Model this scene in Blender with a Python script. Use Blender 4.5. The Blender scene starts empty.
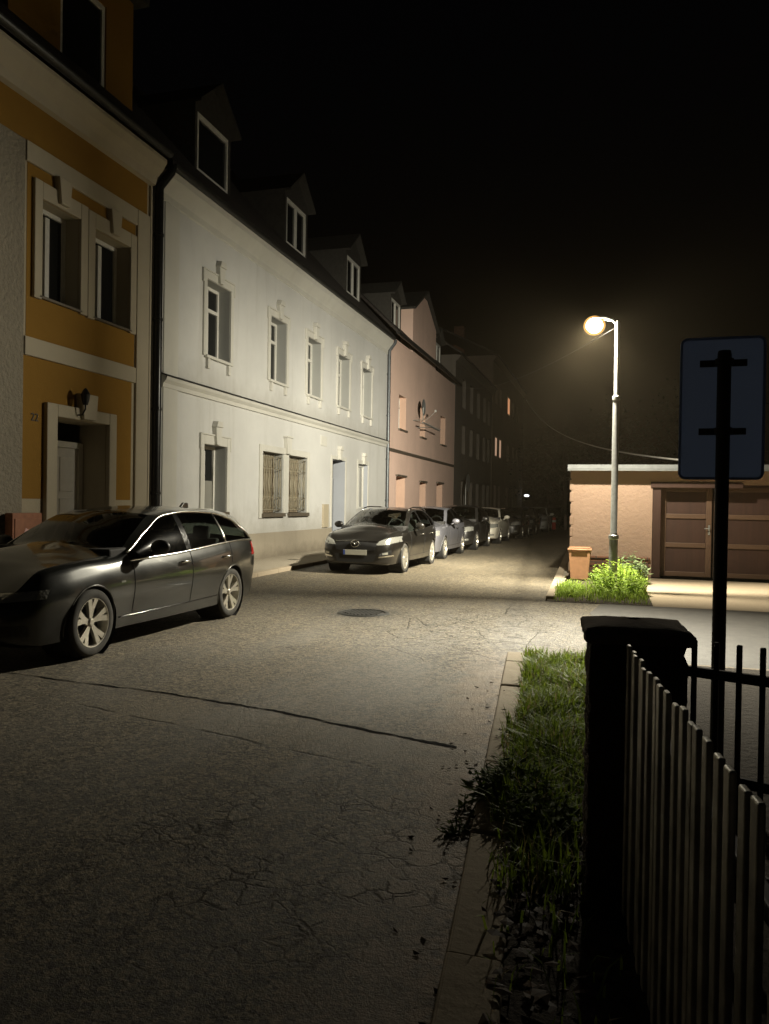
import bpy, bmesh, math, random
from mathutils import Vector, Matrix
from mathutils.bvhtree import BVHTree
R = math.radians
rnd = random.Random(7)
scn = bpy.context.scene
col = scn.collection

# ------------------------------------------------------------------ helpers
def tag(o, label=None, cat=None, group=None, kind=None):
    if label: o['label'] = label
    if cat: o['category'] = cat
    if group: o['group'] = group
    if kind: o['kind'] = kind
    return o

def thing(name, label, cat, loc=(0, 0, 0), group=None):
    o = bpy.data.objects.new(name, None)
    o.empty_display_size = .2
    col.objects.link(o)
    o.location = loc
    return tag(o, label, cat, group)

def copy_tree(o, parent=None):
    c = o.copy(); col.objects.link(c); c.parent = parent
    for ch in list(o.children): copy_tree(ch, c)
    return c

class MB:
    def __init__(s): s.v = []; s.f = []
    def add(s, vs, fs):
        n = len(s.v); s.v += [tuple(p) for p in vs]; s.f += [tuple(i + n for i in f) for f in fs]
        return s
    def quad(s, a, b, c, d): return s.add([a, b, c, d], [(0, 1, 2, 3)])
    def box(s, x0, x1, y0, y1, z0, z1):
        return s.add([(x, y, z) for z in (z0, z1) for (x, y) in ((x0, y0), (x1, y0), (x1, y1), (x0, y1))],
                     [(3, 2, 1, 0), (4, 5, 6, 7), (0, 1, 5, 4), (1, 2, 6, 5), (2, 3, 7, 6), (3, 0, 4, 7)])
    def prism(s, poly, axis, a, b):
        """poly: 2D points extruded along axis from a to b. axis 'y': poly=(x,z); 'x': poly=(y,z); 'z': poly=(x,y)"""
        def P(p, t): return {'y': (p[0], t, p[1]), 'x': (t, p[0], p[1]), 'z': (p[0], p[1], t)}[axis]
        n = len(poly)
        vs = [P(p, a) for p in poly] + [P(p, b) for p in poly]
        fs = [tuple(range(n)), tuple(range(2 * n - 1, n - 1, -1))]
        for i in range(n): j = (i + 1) % n; fs.append((i, i + n, j + n, j))
        return s.add(vs, fs)
    def tube(s, pts, r, n=8, cap=True):
        pts = [Vector(p) for p in pts]; rings = []
        rr = r if isinstance(r, (list, tuple)) else [r] * len(pts)
        prev = None
        for i, p in enumerate(pts):
            d = (pts[min(i + 1, len(pts) - 1)] - pts[max(i - 1, 0)]).normalized()
            if prev is None:
                a = Vector((0, 0, 1)) if abs(d.z) < .9 else Vector((1, 0, 0))
                u = d.cross(a).normalized()
            else:
                u = (prev - d * prev.dot(d)).normalized()
            prev = u; w = d.cross(u)
            rings.append([p + (u * math.cos(2 * math.pi * k / n) + w * math.sin(2 * math.pi * k / n)) * rr[i] for k in range(n)])
        vs = [q for ring in rings for q in ring]; fs = []
        for i in range(len(pts) - 1):
            for k in range(n):
                k2 = (k + 1) % n
                fs.append((i * n + k, i * n + k2, (i + 1) * n + k2, (i + 1) * n + k))
        if cap:
            fs.append(tuple(range(n - 1, -1, -1))); fs.append(tuple((len(pts) - 1) * n + k for k in range(n)))
        return s.add(vs, fs)
    def lathe(s, prof, c=(0, 0, 0), axis='z', n=24):
        """prof: list of (r, h)"""
        vs = []; fs = []
        for r, h in prof:
            for k in range(n):
                a = 2 * math.pi * k / n; p, q = r * math.cos(a), r * math.sin(a)
                v = {'z': (p, q, h), 'x': (h, p, q), 'y': (p, h, q)}[axis]
                vs.append((v[0] + c[0], v[1] + c[1], v[2] + c[2]))
        for i in range(len(prof) - 1):
            for k in range(n):
                k2 = (k + 1) % n
                fs.append((i * n + k, i * n + k2, (i + 1) * n + k2, (i + 1) * n + k))
        return s.add(vs, fs)
    def grid(s, rows):
        m = len(rows[0]); vs = [p for r_ in rows for p in r_]
        fs = [(i * m + j, i * m + j + 1, (i + 1) * m + j + 1, (i + 1) * m + j) for i in range(len(rows) - 1) for j in range(m - 1)]
        return s.add(vs, fs)
    def sphere(s, c, r, n=12, m=8, sc=(1, 1, 1)):
        rows = []
        for i in range(m + 1):
            t = math.pi * i / m
            rows.append([(c[0] + r * sc[0] * math.sin(t) * math.cos(2 * math.pi * k / n), c[1] + r * sc[1] * math.sin(t) * math.sin(2 * math.pi * k / n), c[2] + r * sc[2] * math.cos(t)) for k in range(n + 1)])
        return s.grid(rows)
    def build(s, name, mat, parent=None, smooth=False, bevel=0, local=False, weld=True, fixn=True, seg=2):
        me = bpy.data.meshes.new(name)
        off = Vector((0, 0, 0))
        if parent is not None and not local:
            p = parent
            while p.parent is not None: p = p.parent
            off = p.location
        me.from_pydata([tuple(Vector(v) - off) for v in s.v], [], s.f)
        if weld or fixn:
            bm = bmesh.new(); bm.from_mesh(me)
            if weld: bmesh.ops.remove_doubles(bm, verts=bm.verts, dist=2e-4)
            if fixn: bmesh.ops.recalc_face_normals(bm, faces=bm.faces)
            bm.to_mesh(me); bm.free()
        me.materials.append(mat)
        o = bpy.data.objects.new(name, me); col.objects.link(o)
        if parent is not None: o.parent = parent
        if smooth:
            for p in me.polygons: p.use_smooth = True
            if smooth is not True:
                try: me.set_sharp_from_angle(angle=R(smooth))
                except Exception: pass
        if bevel:
            b = o.modifiers.new('bevel', 'BEVEL'); b.width = bevel; b.segments = seg; b.limit_method = 'ANGLE'; b.angle_limit = R(40)
        return o

def pchip(pts):
    xs = [p[0] for p in pts]; ys = [p[1] for p in pts]; n = len(xs)
    h = [xs[i + 1] - xs[i] for i in range(n - 1)]; d = [(ys[i + 1] - ys[i]) / h[i] for i in range(n - 1)]
    m = [0] * n; m[0] = d[0]; m[-1] = d[-1]
    for i in range(1, n - 1):
        if d[i - 1] * d[i] <= 0: m[i] = 0
        else:
            w1 = 2 * h[i] + h[i - 1]; w2 = h[i] + 2 * h[i - 1]
            m[i] = (w1 + w2) / (w1 / d[i - 1] + w2 / d[i])
    def f(x):
        if x <= xs[0]: return ys[0]
        if x >= xs[-1]: return ys[-1]
        i = 0
        while x > xs[i + 1]: i += 1
        t = (x - xs[i]) / h[i]
        return (ys[i] * (1 + 2 * t) * (1 - t) ** 2 + h[i] * m[i] * t * (1 - t) ** 2 + ys[i + 1] * t * t * (3 - 2 * t) + h[i] * m[i + 1] * t * t * (t - 1))
    return f

# ------------------------------------------------------------------ materials
class NT:
    def __init__(s, name):
        s.m = bpy.data.materials.new(name); s.m.use_nodes = True; s.t = s.m.node_tree; s.n = s.t.nodes; s.l = s.t.links
        s.b = s.n['Principled BSDF']; s.out = s.n['Material Output']
        s.co = s.n.new('ShaderNodeNewGeometry').outputs['Position']
    def node(s, typ, **kw):
        nd = s.n.new(typ)
        for k, v in kw.items():
            if hasattr(nd, k): setattr(nd, k, v)
            else: nd.inputs[k.replace('_', ' ')].default_value = v
        return nd
    def link(s, a, b): s.l.new(a, b)
    def val(s, sock, v):
        if isinstance(v, (int, float)): sock.default_value = v
        elif isinstance(v, (tuple, list)): sock.default_value = tuple(v) + ((1,) if len(v) == 3 and sock.type == 'RGBA' else ())
        else: s.link(v, sock)
    def math(s, op, a, b=0, c=None, clamp=False):
        nd = s.n.new('ShaderNodeMath'); nd.operation = op; nd.use_clamp = clamp
        s.val(nd.inputs[0], a); s.val(nd.inputs[1], b)
        if c is not None: s.val(nd.inputs[2], c)
        return nd.outputs[0]
    def noise(s, scale, detail=4, rough=.55, vec=None, dist=0):
        nd = s.n.new('ShaderNodeTexNoise'); nd.inputs['Scale'].default_value = scale; nd.inputs['Detail'].default_value = detail
        nd.inputs['Roughness'].default_value = rough; nd.inputs['Distortion'].default_value = dist
        s.link(vec or s.co, nd.inputs['Vector']); return nd.outputs['Fac']
    def scaled(s, v):
        nd = s.n.new('ShaderNodeMapping'); nd.inputs['Scale'].default_value = v; s.link(s.co, nd.inputs['Vector']); return nd.outputs[0]
    def ramp(s, fac, stops):
        nd = s.n.new('ShaderNodeValToRGB'); cr = nd.color_ramp
        while len(cr.elements) < len(stops): cr.elements.new(.5)
        for e, (p, c) in zip(cr.elements, stops):
            e.position = p; e.color = tuple(c) + (1,) if not isinstance(c, (int, float)) else (c, c, c, 1)
        s.link(fac, nd.inputs[0]); return nd.outputs[0]
    def mix(s, fac, a, b, blend='MIX'):
        nd = s.n.new('ShaderNodeMix'); nd.data_type = 'RGBA'; nd.blend_type = blend; nd.clamp_factor = True
        s.val(nd.inputs[0], fac); s.val(nd.inputs[6], a); s.val(nd.inputs[7], b); return nd.outputs[2]
    def bump(s, h, strength=.3, dist=.01, normal=None):
        nd = s.n.new('ShaderNodeBump'); nd.inputs['Strength'].default_value = strength; nd.inputs['Distance'].default_value = dist
        s.link(h, nd.inputs['Height'])
        if normal: s.link(normal, nd.inputs['Normal'])
        return nd.outputs[0]
    def set(s, **kw):
        for k, v in kw.items(): s.val(s.b.inputs[{'base': 'Base Color', 'rough': 'Roughness', 'metal': 'Metallic', 'spec': 'Specular IOR Level', 'normal': 'Normal', 'coat': 'Coat Weight', 'coatr': 'Coat Roughness', 'emit': 'Emission Color', 'estr': 'Emission Strength', 'sub': 'Subsurface Weight', 'trans': 'Transmission Weight'}[k]], v)
        return s

def c3(c, k): return tuple(min(1, x * k) for x in c)

def simple(name, c, rough=.5, metal=0, var=.15, scale=6, bump=.1, bscale=60, spec=.5, coat=0):
    t = NT(name); n = t.noise(scale, 5, .6)
    t.set(base=t.mix(t.ramp(n, [(.3, 0), (.7, 1)]), c3(c, 1 - var), c3(c, 1 + var)), metal=metal, spec=spec, coat=coat, coatr=.05)
    t.set(rough=t.math('ADD', t.math('MULTIPLY', t.noise(scale * 3, 3), .2), max(.02, rough - .1)))
    if bump: t.set(normal=t.bump(t.noise(bscale, 3), bump, .004))
    return t.m

def plaster(name, c, streak=.25, bump=.25, dirt=(.16, .14, .11), coarse=0, patch=.1, damp=()):
    t = NT(name)
    big = t.noise(.55, 4, .6); mid = t.noise(3.2, 6, .65)
    base = t.mix(t.ramp(big, [(.3, 0), (.75, 1)]), c3(c, 1 - patch), c3(c, 1 + patch * .4))
    base = t.mix(t.math('MULTIPLY', t.ramp(mid, [(.5, 0), (.8, 1)]), .22), base, c3(c, .72))
    st = t.noise(1.0, 6, .7, t.scaled((2.5, 2.5, .16)))
    base = t.mix(t.math('MULTIPLY', t.ramp(st, [(.52, 0), (.8, 1)]), streak), base, dirt)
    sz = t.n.new('ShaderNodeSeparateXYZ'); t.link(t.co, sz.inputs[0])
    for z0, hgt, k in damp:
        d_ = t.math('DIVIDE', t.math('SUBTRACT', sz.outputs[2], z0), hgt)
        d_ = t.math('ADD', d_, t.math('MULTIPLY', t.math('SUBTRACT', t.noise(2.2, 6, .7), .5), 1.6))
        ins = t.math('GREATER_THAN', sz.outputs[2], z0 - .02)
        base = t.mix(t.math('MULTIPLY', t.math('MULTIPLY', t.ramp(d_, [(.1, 1), (1, 0)]), ins), k), base, dirt)
    t.set(base=base, rough=.88, spec=.25)
    h = t.math('ADD', t.noise(45, 4, .7), t.math('MULTIPLY', t.noise(7, 3), 1.5))
    if coarse: h = t.math('ADD', h, t.math('MULTIPLY', t.noise(14, 4, .6), coarse))
    t.set(normal=t.bump(h, bump, .012))
    return t.m

def emissive(name, c, strength):
    t = NT(name); t.set(base=c3(c, .5), emit=c, estr=strength); return t.m

def glass_clear(name, tint, rough=.02, ior=1.5):
    t = NT(name); t.n.remove(t.b)
    tr = t.n.new('ShaderNodeBsdfTransparent'); tr.inputs[0].default_value = tuple(tint) + (1,)
    gl = t.n.new('ShaderNodeBsdfGlossy'); gl.inputs['Roughness'].default_value = rough
    fr = t.n.new('ShaderNodeFresnel'); fr.inputs[0].default_value = ior
    fac = t.math('ADD', t.math('MULTIPLY', fr.outputs[0], 1.0), .03, clamp=True)
    mx = t.n.new('ShaderNodeMixShader'); t.link(fac, mx.inputs[0]); t.link(tr.outputs[0], mx.inputs[1]); t.link(gl.outputs[0], mx.inputs[2])
    t.link(mx.outputs[0], t.out.inputs['Surface']); return t.m

M = {}
def paint(name, c, metal=.6, rough=.4):
    t = NT(name)
    d = t.noise(2.2, 5, .65)
    t.set(base=t.mix(t.math('MULTIPLY', t.ramp(d, [(.45, 0), (.8, 1)]), .22), c, (.08, .072, .06)), metal=metal, coat=1, coatr=.05)
    t.set(rough=t.math('ADD', t.math('MULTIPLY', d, .25), rough - .1))
    t.b.inputs['Coat IOR'].default_value = 1.5
    return t.m
M['paint_dark'] = paint('paint_dark_green_grey', (.016, .017, .0155), .45, .30)
M['paint_brown'] = paint('paint_brown_grey', (.016, .0145, .0125), .45, .32)
M['paint_silver'] = paint('paint_silver', (.24, .24, .27), .6, .4)
M['paint_black'] = paint('paint_black', (.022, .021, .02), .3, .35)
M['paint_cream'] = paint('paint_cream', (.62, .58, .48), .1, .4)
M['paint_navy'] = paint('paint_navy', (.02, .022, .028), .3, .35)
M['paint_pale'] = paint('paint_pale', (.6, .6, .56), .1, .4)
M['chrome'] = simple('chrome', (.72, .71, .66), .2, 1, .05, 8, 0)
M['rim'] = simple('alloy', (.60, .57, .50), .35, .75, .12, 20, .05)
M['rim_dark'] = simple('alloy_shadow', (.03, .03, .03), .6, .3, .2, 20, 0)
M['tyre'] = simple('tyre_rubber', (.045, .042, .036), .85, 0, .25, 12, .2)
M['black'] = simple('black_plastic', (.012, .012, .012), .45, 0, .2, 10, .05)
M['blackgloss'] = simple('black_gloss', (.008, .008, .008), .12, 0, .1, 10, 0)
M['well'] = simple('wheel_well', (.006, .006, .006), .95, 0, .2, 10, 0)
M['cabin'] = simple('cabin_cloth', (.022, .021, .02), .8, 0, .2, 30, .1)
M['cabin_light'] = simple('cabin_light_trim', (.16, .155, .14), .7, 0, .2, 30, .1)
M['glass'] = glass_clear('car_glass', (.64, .70, .65), .055)
M['glass_dark'] = glass_clear('car_glass_dark', (.20, .23, .21))
M['lens'] = None
t = NT('headlight_lens'); t.set(base=(.55, .55, .50), rough=.12, metal=.65, coat=1, coatr=.03, normal=t.bump(t.noise(26, 2), .5, .02)); M['lens'] = t.m
M['taillens'] = simple('tail_lens', (.55, .015, .012), .12, 0, .2, 30, .1, coat=1)
M['plate'] = simple('plate_white', (.30, .29, .24), .5, 0, .08, 30, .05)
M['plate_ink'] = simple('plate_ink', (.05, .05, .05), .6, 0, .1, 30, 0)
M['plate_blue'] = simple('plate_blue', (.03, .06, .22), .5, 0, .1, 30, 0)

M['white_wall'] = plaster('white_plaster', (.61, .61, .595), .34, .3, (.27, .25, .20), damp=((.7, .7, .45), (3.95, .5, .3)))
M['white_trim'] = plaster('white_trim', (.60, .59, .54), .2, .15, (.28, .26, .21))
M['plinth'] = plaster('plinth_plaster', (.34, .30, .235), .4, .35, (.14, .12, .09), damp=((.05, .35, .7),))
M['yellow'] = plaster('yellow_plaster', (.27, .145, .024), .2, .3, (.22, .11, .02))
M['cream'] = plaster('cream_plaster', (.43, .375, .275), .25, .35, (.2, .17, .12))
M['cream_trim'] = plaster('cream_trim', (.45, .40, .305), .25, .15, (.22, .19, .13))
M['grey_render'] = plaster('rough_grey_render', (.28, .25, .195), .3, .9, (.14, .12, .09), 3)
M['pink'] = plaster('salmon_plaster', (.84, .61, .51), .15, .25, (.28, .14, .09))
M['pink_reveal'] = plaster('salmon_reveal', (.62, .42, .32), .1, .2, (.3, .15, .1))
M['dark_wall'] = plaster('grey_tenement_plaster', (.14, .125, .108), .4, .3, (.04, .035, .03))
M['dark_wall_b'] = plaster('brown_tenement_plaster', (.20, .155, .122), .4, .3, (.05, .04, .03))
M['garage'] = plaster('peach_plaster', (.40, .275, .20), .15, .42, (.34, .2, .12), 2.5)
M['reveal_grey'] = plaster('grey_reveal', (.34, .345, .33), .2, .15, (.16, .15, .13))
M['reveal_blue'] = plaster('bluegrey_reveal', (.36, .38, .42), .2, .15, (.18, .18, .18))
M['frame'] = simple('white_window_frame', (.66, .65, .60), .4, 0, .06, 10, .03)
M['frame_brown'] = simple('brown_window_frame', (.24, .19, .13), .5, 0, .15, 14, .1)
t = NT('window_pane'); t.set(base=(.012, .013, .013), rough=.05, spec=.5, normal=t.bump(t.noise(1.6, 2), .06, .05)); M['pane'] = t.m
t = NT('curtained_pane'); st = t.noise(9, 3, .5, t.scaled((1, 5, .15)))
t.set(base=t.mix(st, (.20, .20, .18), (.34, .33, .29)), rough=.25, spec=.5, coat=.6, coatr=.05); M['net'] = t.m
t = NT('ornate_curtained_pane'); st = t.noise(9, 3, .5, t.scaled((1, 6, .3)))
t.set(base=t.mix(st, (.15, .12, .075), (.30, .25, .16)), rough=.3, spec=.5, coat=.5, coatr=.08); M['net_brown'] = t.m
t = NT('roof_tiles')
wv = t.node('ShaderNodeTexWave', Scale=1.6, Distortion=1.5, Detail=2.0); wv.bands_direction = 'Z'; t.link(t.co, wv.inputs['Vector'])
t.set(base=t.mix(t.noise(4, 4), (.022, .018, .016), (.05, .04, .034)), rough=.8, normal=t.bump(wv.outputs['Fac'], .6, .04)); M['roof'] = t.m
M['slate'] = simple('dormer_slate', (.040, .037, .032), .75, 0, .3, 9, .4, 25)
M['gutter'] = simple('dark_gutter_metal', (.035, .035, .033), .45, .5, .25, 12, .1)
M['pipe'] = simple('dark_drainpipe', (.022, .022, .021), .3, .5, .2, 12, .05)
M['pipe_grey'] = simple('grey_drainpipe', (.10, .11, .12), .4, .5, .2, 12, .05)
M['iron'] = simple('wrought_iron', (.30, .27, .20), .6, .1, .2, 20, .1)
M['sillm'] = simple('dark_sill_metal', (.12, .10, .075), .6, .2, .25, 14, .1)
M['door_white'] = simple('white_door', (.56, .53, .47), .4, 0, .06, 10, .05)
M['door_grey'] = simple('grey_door', (.20, .21, .23), .5, 0, .12, 10, .05)
M['lantern'] = simple('black_lantern', (.015, .014, .014), .4, .4, .2, 20, .05)
M['boxbrown'] = simple('brown_cabinet_paint', (.30, .115, .055), .6, 0, .2, 10, .2)
M['label_pink'] = simple('faded_sticker', (.70, .42, .40), .5, 0, .15, 60, 0)
M['ink'] = simple('dark_number', (.04, .025, .012), .6, 0, .1, 30, 0)
M['galv'] = simple('galvanised_steel', (.40, .41, .39), .42, .7, .15, 14, .1)
M['flash'] = simple('zinc_flashing', (.24, .25, .25), .45, .4, .12, 8, .1)
M['post'] = simple('dark_post_paint', (.012, .010, .009), .6, .2, .2, 20, .1)
M['bin'] = simple('brown_bin_plastic', (.40, .21, .11), .55, 0, .15, 10, .1)
M['kerbstone'] = plaster('kerb_concrete', (.36, .30, .22), .35, .3, (.12, .1, .07), 1)
M['pavement'] = plaster('pavement_concrete', (.34, .30, .235), .25, .5, (.16, .14, .1), 2)
M['steel'] = simple('fence_steel', (.46, .44, .385), .45, .7, .45, 7, .35)
M['steel_dark'] = simple('dark_fence_steel', (.03, .026, .024), .55, .4, .3, 9, .2)
M['red'] = simple('red_marker', (.55, .05, .03), .6, 0, .1, 10, 0)
M['markerwhite'] = simple('white_marker', (.6, .6, .56), .6, 0, .1, 10, 0)
M['bark'] = simple('bark', (.05, .04, .03), .9, 0, .3, 12, .6, 20)
M['wire'] = simple('cable_rubber', (.06, .058, .054), .5, 0, .1, 10, 0)
M['wire_pale'] = simple('pale_cable', (.20, .19, .17), .5, 0, .1, 10, 0)  # paler tone, raised so the long cable stands out
M['warm_window'] = emissive('warm_lit_pane', (1.0, .46, .22), .55)
M['pale_window'] = emissive('pale_lit_pane', (1.0, .62, .40), .42)
M['far_lamp'] = emissive('small_far_lamp', (.95, .97, 1.0), 2.2)
t = NT('sign_back_translucent'); n1 = t.noise(3, 4)
t.set(base=t.mix(n1, (.30, .36, .52), (.40, .46, .62)), rough=.45, normal=t.bump(t.noise(30, 2), .05, .004))
tl = t.n.new('ShaderNodeBsdfTranslucent'); tl.inputs[0].default_value = (.27, .32, .44, 1); mx = t.n.new('ShaderNodeMixShader'); mx.inputs[0].default_value = .8  # blue translucent mix added so lamp light glows through the sign back
t.link(t.b.outputs[0], mx.inputs[1]); t.link(tl.outputs[0], mx.inputs[2]); t.link(mx.outputs[0], t.out.inputs['Surface']); M['signback'] = t.m

# pillar stone / brick
t = NT('rough_pillar_stone')
t.set(base=t.mix(t.noise(9, 5), (.07, .052, .042), (.17, .13, .10)), rough=.95, normal=t.bump(t.math('ADD', t.noise(20, 6, .7), t.noise(90, 3)), .9, .03)); M['stone'] = t.m
t = NT('weathered_cap'); 
t.set(base=t.mix(t.noise(12, 6, .7), (.13, .095, .07), (.34, .26, .19)), rough=.95, normal=t.bump(t.noise(40, 6, .7), .8, .015)); M['cap'] = t.m
t = NT('garage_brick')
br = t.node('ShaderNodeTexBrick', Scale=1.0); br.inputs['Color1'].default_value = (.20, .085, .05, 1); br.inputs['Color2'].default_value = (.27, .13, .075, 1); br.inputs['Mortar'].default_value = (.11, .09, .07, 1)
br.inputs['Brick Width'].default_value = .26; br.inputs['Row Height'].default_value = .08; br.inputs['Mortar Size'].default_value = .012
sx = t.n.new('ShaderNodeSeparateXYZ'); t.link(t.co, sx.inputs[0]); cx = t.n.new('ShaderNodeCombineXYZ'); t.link(sx.outputs[0], cx.inputs[0]); t.link(sx.outputs[2], cx.inputs[1]); t.link(cx.outputs[0], br.inputs['Vector'])
t.set(base=br.outputs['Color'], rough=.9, normal=t.bump(t.math('SUBTRACT', t.noise(40, 4), t.math('MULTIPLY', br.outputs['Fac'], 1.5)), .6, .012)); M['brick'] = t.m
t = NT('brown_gate_boards')
wv = t.noise(1.0, 5, .6, t.scaled((14, 14, .7)))
t.set(base=t.mix(wv, (.028, .012, .007), (.065, .027, .016)), rough=.62, normal=t.bump(wv, .4, .008)); M['gatewood'] = t.m
t = NT('brown_gate_rail')
wv = t.noise(1.0, 5, .6, t.scaled((2, 2, 9)))
t.set(base=t.mix(wv, (.075, .040, .023), (.14, .08, .046)), rough=.55, normal=t.bump(wv, .3, .006)); M['gaterail'] = t.m

def leafmat(name, a, b, trans=.25, straw=False, spec=.3):
    t = NT(name)
    oi = t.n.new('ShaderNodeNewGeometry').outputs['Random Per Island']
    t.set(base=t.mix(t.math('ADD', t.math('MULTIPLY', oi, .75), t.math('MULTIPLY', t.noise(3, 3), .4), clamp=True), a, b), rough=.55, spec=.35)
    if straw: t.set(base=t.mix(t.ramp(oi, [(.86, 0), (.90, 1)]), t.b.inputs['Base Color'].links[0].from_socket, (.30, .24, .11)))
    t.set(spec=spec)
    tl = t.n.new('ShaderNodeBsdfTranslucent'); t.link(t.b.inputs['Base Color'].links[0].from_socket, tl.inputs[0])
    mx = t.n.new('ShaderNodeMixShader'); mx.inputs[0].default_value = trans
    t.link(t.b.outputs[0], mx.inputs[1]); t.link(tl.outputs[0], mx.inputs[2]); t.link(mx.outputs[0], t.out.inputs['Surface']); return t.m
M['grass'] = leafmat('grass_blades', (.08, .13, .012), (.34, .45, .05), .45, True)
M['weed'] = leafmat('weed_leaves', (.15, .27, .022), (.46, .60, .09), .4)
M['weed_grey'] = leafmat('broad_weed_leaves', (.10, .15, .06), (.26, .33, .15))
M['weed_dark'] = leafmat('dark_weed_leaves', (.05, .08, .015), (.16, .22, .04), .5)
M['treeleaf'] = leafmat('tree_leaves', (.006, .010, .003), (.02, .026, .007))
M['dryleaf'] = leafmat('dry_leaves', (.022, .012, .006), (.075, .042, .019), .05, spec=.05)

# --- asphalt with cracks and joints placed in world metres
def seg_dist(t, wx, wy, a, b):
    """distance to the segment a-b and its mask along the length"""
    dx, dy = b[0] - a[0], b[1] - a[1]; L = math.hypot(dx, dy); ux, uy = dx / L, dy / L
    px = t.math('SUBTRACT', wx, a[0]); py = t.math('SUBTRACT', wy, a[1])
    along = t.math('ADD', t.math('MULTIPLY', px, ux), t.math('MULTIPLY', py, uy))
    perp = t.math('ABSOLUTE', t.math('SUBTRACT', t.math('MULTIPLY', px, uy), t.math('MULTIPLY', py, ux)))
    over = t.math('MAXIMUM', t.math('SUBTRACT', 0, along), t.math('SUBTRACT', along, L))
    return t.math('MAXIMUM', perp, over)

t = NT('old_asphalt')
sep = t.n.new('ShaderNodeSeparateXYZ'); t.link(t.co, sep.inputs[0]); X0, Y0 = sep.outputs[0], sep.outputs[1]
wob = t.math('MULTIPLY', t.math('SUBTRACT', t.noise(1.3, 6, .65), .5), .35)
wob2 = t.math('MULTIPLY', t.math('SUBTRACT', t.noise(2.1, 6, .65, t.scaled((1.1, .9, 1))), .5), .3)
wx = t.math('ADD', X0, wob2); wy = t.math('ADD', Y0, wob)
fine = t.noise(140, 3, .7); grit = t.noise(55, 4, .75); mid = t.noise(5, 5, .6); big = t.noise(.45, 4, .6)
base = t.mix(t.ramp(big, [(.36, 0), (.62, 1)]), (.095, .077, .051), (.175, .142, .093))
base = t.mix(t.ramp(mid, [(.35, 0), (.75, 1)]), base, (.14, .126, .10), 'MIX')
base = t.mix(t.ramp(grit, [(.54, 0), (.66, .6)]), base, (.30, .25, .17))
base = t.mix(t.ramp(grit, [(.34, .6), (.46, 0)]), base, (.03, .027, .02))
def cells(scale):
    vo = t.n.new('ShaderNodeTexVoronoi'); vo.inputs['Scale'].default_value = scale; t.link(t.co, vo.inputs['Vector'])
    sc_ = t.n.new('ShaderNodeSeparateColor'); t.link(vo.outputs['Color'], sc_.inputs[0]); return sc_.outputs[0]
for sc0, k0 in ((62, .75), (30, .45)):
    cv = cells(sc0)
    base = t.mix(t.math('MULTIPLY', t.ramp(cv, [(.62, 0), (.95, 1)]), k0), base, (.36, .30, .20))
    base = t.mix(t.math('MULTIPLY', t.ramp(cv, [(.05, 1), (.34, 0)]), k0), base, (.022, .019, .014))
# newer smoother strip left of the joint, sandy gutter along the right kerb
kd = t.math('ADD', X0, t.math('MULTIPLY', t.math('SUBTRACT', Y0, 2.16), .0886))  # + .47 = distance from kerb line
kd = t.math('ABSOLUTE', t.math('ADD', kd, .47))
gut = t.math('MULTIPLY', t.ramp(t.math('ADD', t.math('MULTIPLY', kd, 1.15), t.math('MULTIPLY', t.math('SUBTRACT', mid, .5), 1.0)), [(.05, 1), (.55, 0)]), t.ramp(t.math('DIVIDE', Y0, 12), [(.58, 1), (.68, 0)]))
base = t.mix(t.math('MULTIPLY', gut, .85), base, (.36, .25, .15))
# crocodile cracking
def croc(scale, width):
    vec = t.n.new('ShaderNodeCombineXYZ'); t.link(t.math('ADD', X0, t.math('MULTIPLY', t.math('SUBTRACT', t.noise(9, 4, .6), .5), .10)), vec.inputs[0]); t.link(t.math('ADD', Y0, t.math('MULTIPLY', t.math('SUBTRACT', t.noise(8, 4, .6), .5), .10)), vec.inputs[1])
    vo = t.n.new('ShaderNodeTexVoronoi'); vo.feature = 'DISTANCE_TO_EDGE'; vo.inputs['Scale'].default_value = scale; t.link(vec.outputs[0], vo.inputs['Vector'])
    return t.ramp(vo.outputs['Distance'], [(0, 1), (width, 0)])
def blob(cx, cy, rx, ry):
    a = t.math('DIVIDE', t.math('SUBTRACT', X0, cx), rx); b = t.math('DIVIDE', t.math('SUBTRACT', Y0, cy), ry)
    d = t.math('ADD', t.math('MULTIPLY', a, a), t.math('MULTIPLY', b, b))
    return t.ramp(t.math('ADD', d, t.math('MULTIPLY', t.math('SUBTRACT', mid, .5), 1.2)), [(.35, 1), (1.0, 0)])
reg = t.math('MAXIMUM', blob(-1.35, 3.0, 1.0, 1.0), t.math('MULTIPLY', blob(-1.35, 9.3, 1.1, 2.6), .9))
reg = t.math('MAXIMUM', reg, t.math('MULTIPLY', t.ramp(t.noise(.5, 2), [(.58, 0), (.7, .7)]), 1))
gate = t.ramp(t.noise(3.1, 4, .6), [(.44, 0), (.56, .85)])
ck = t.math('MULTIPLY', t.math('MULTIPLY', croc(8.0, .075), reg), gate)
ck = t.math('MAXIMUM', ck, t.math('MULTIPLY', t.math('MULTIPLY', croc(3.1, .022), t.math('MULTIPLY', reg, gate)), .9))
jd = t.math('MINIMUM', seg_dist(t, X0, t.math('ADD', Y0, t.math('MULTIPLY', wob, .2)), (-5.4, 5.47), (-2.5, 5.11)), seg_dist(t, X0, t.math('ADD', Y0, t.math('MULTIPLY', wob, .2)), (-2.5, 5.11), (-.9, 4.68)))
j2 = seg_dist(t, X0, t.math('ADD', Y0, t.math('MULTIPLY', wob, .5)), (-3.7, 4.75), (-.8, 4.05))
joint2 = t.math('MULTIPLY', t.ramp(j2, [(.006, .8), (.02, 0)]), t.ramp(t.noise(4, 3), [(.4, 0), (.55, 1)]))
ck = t.math('MAXIMUM', ck, t.math('MULTIPLY', croc(1.25, .012), t.math('MULTIPLY', blob(-1.5, 9.2, 1.6, 3.0), .9)))
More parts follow.
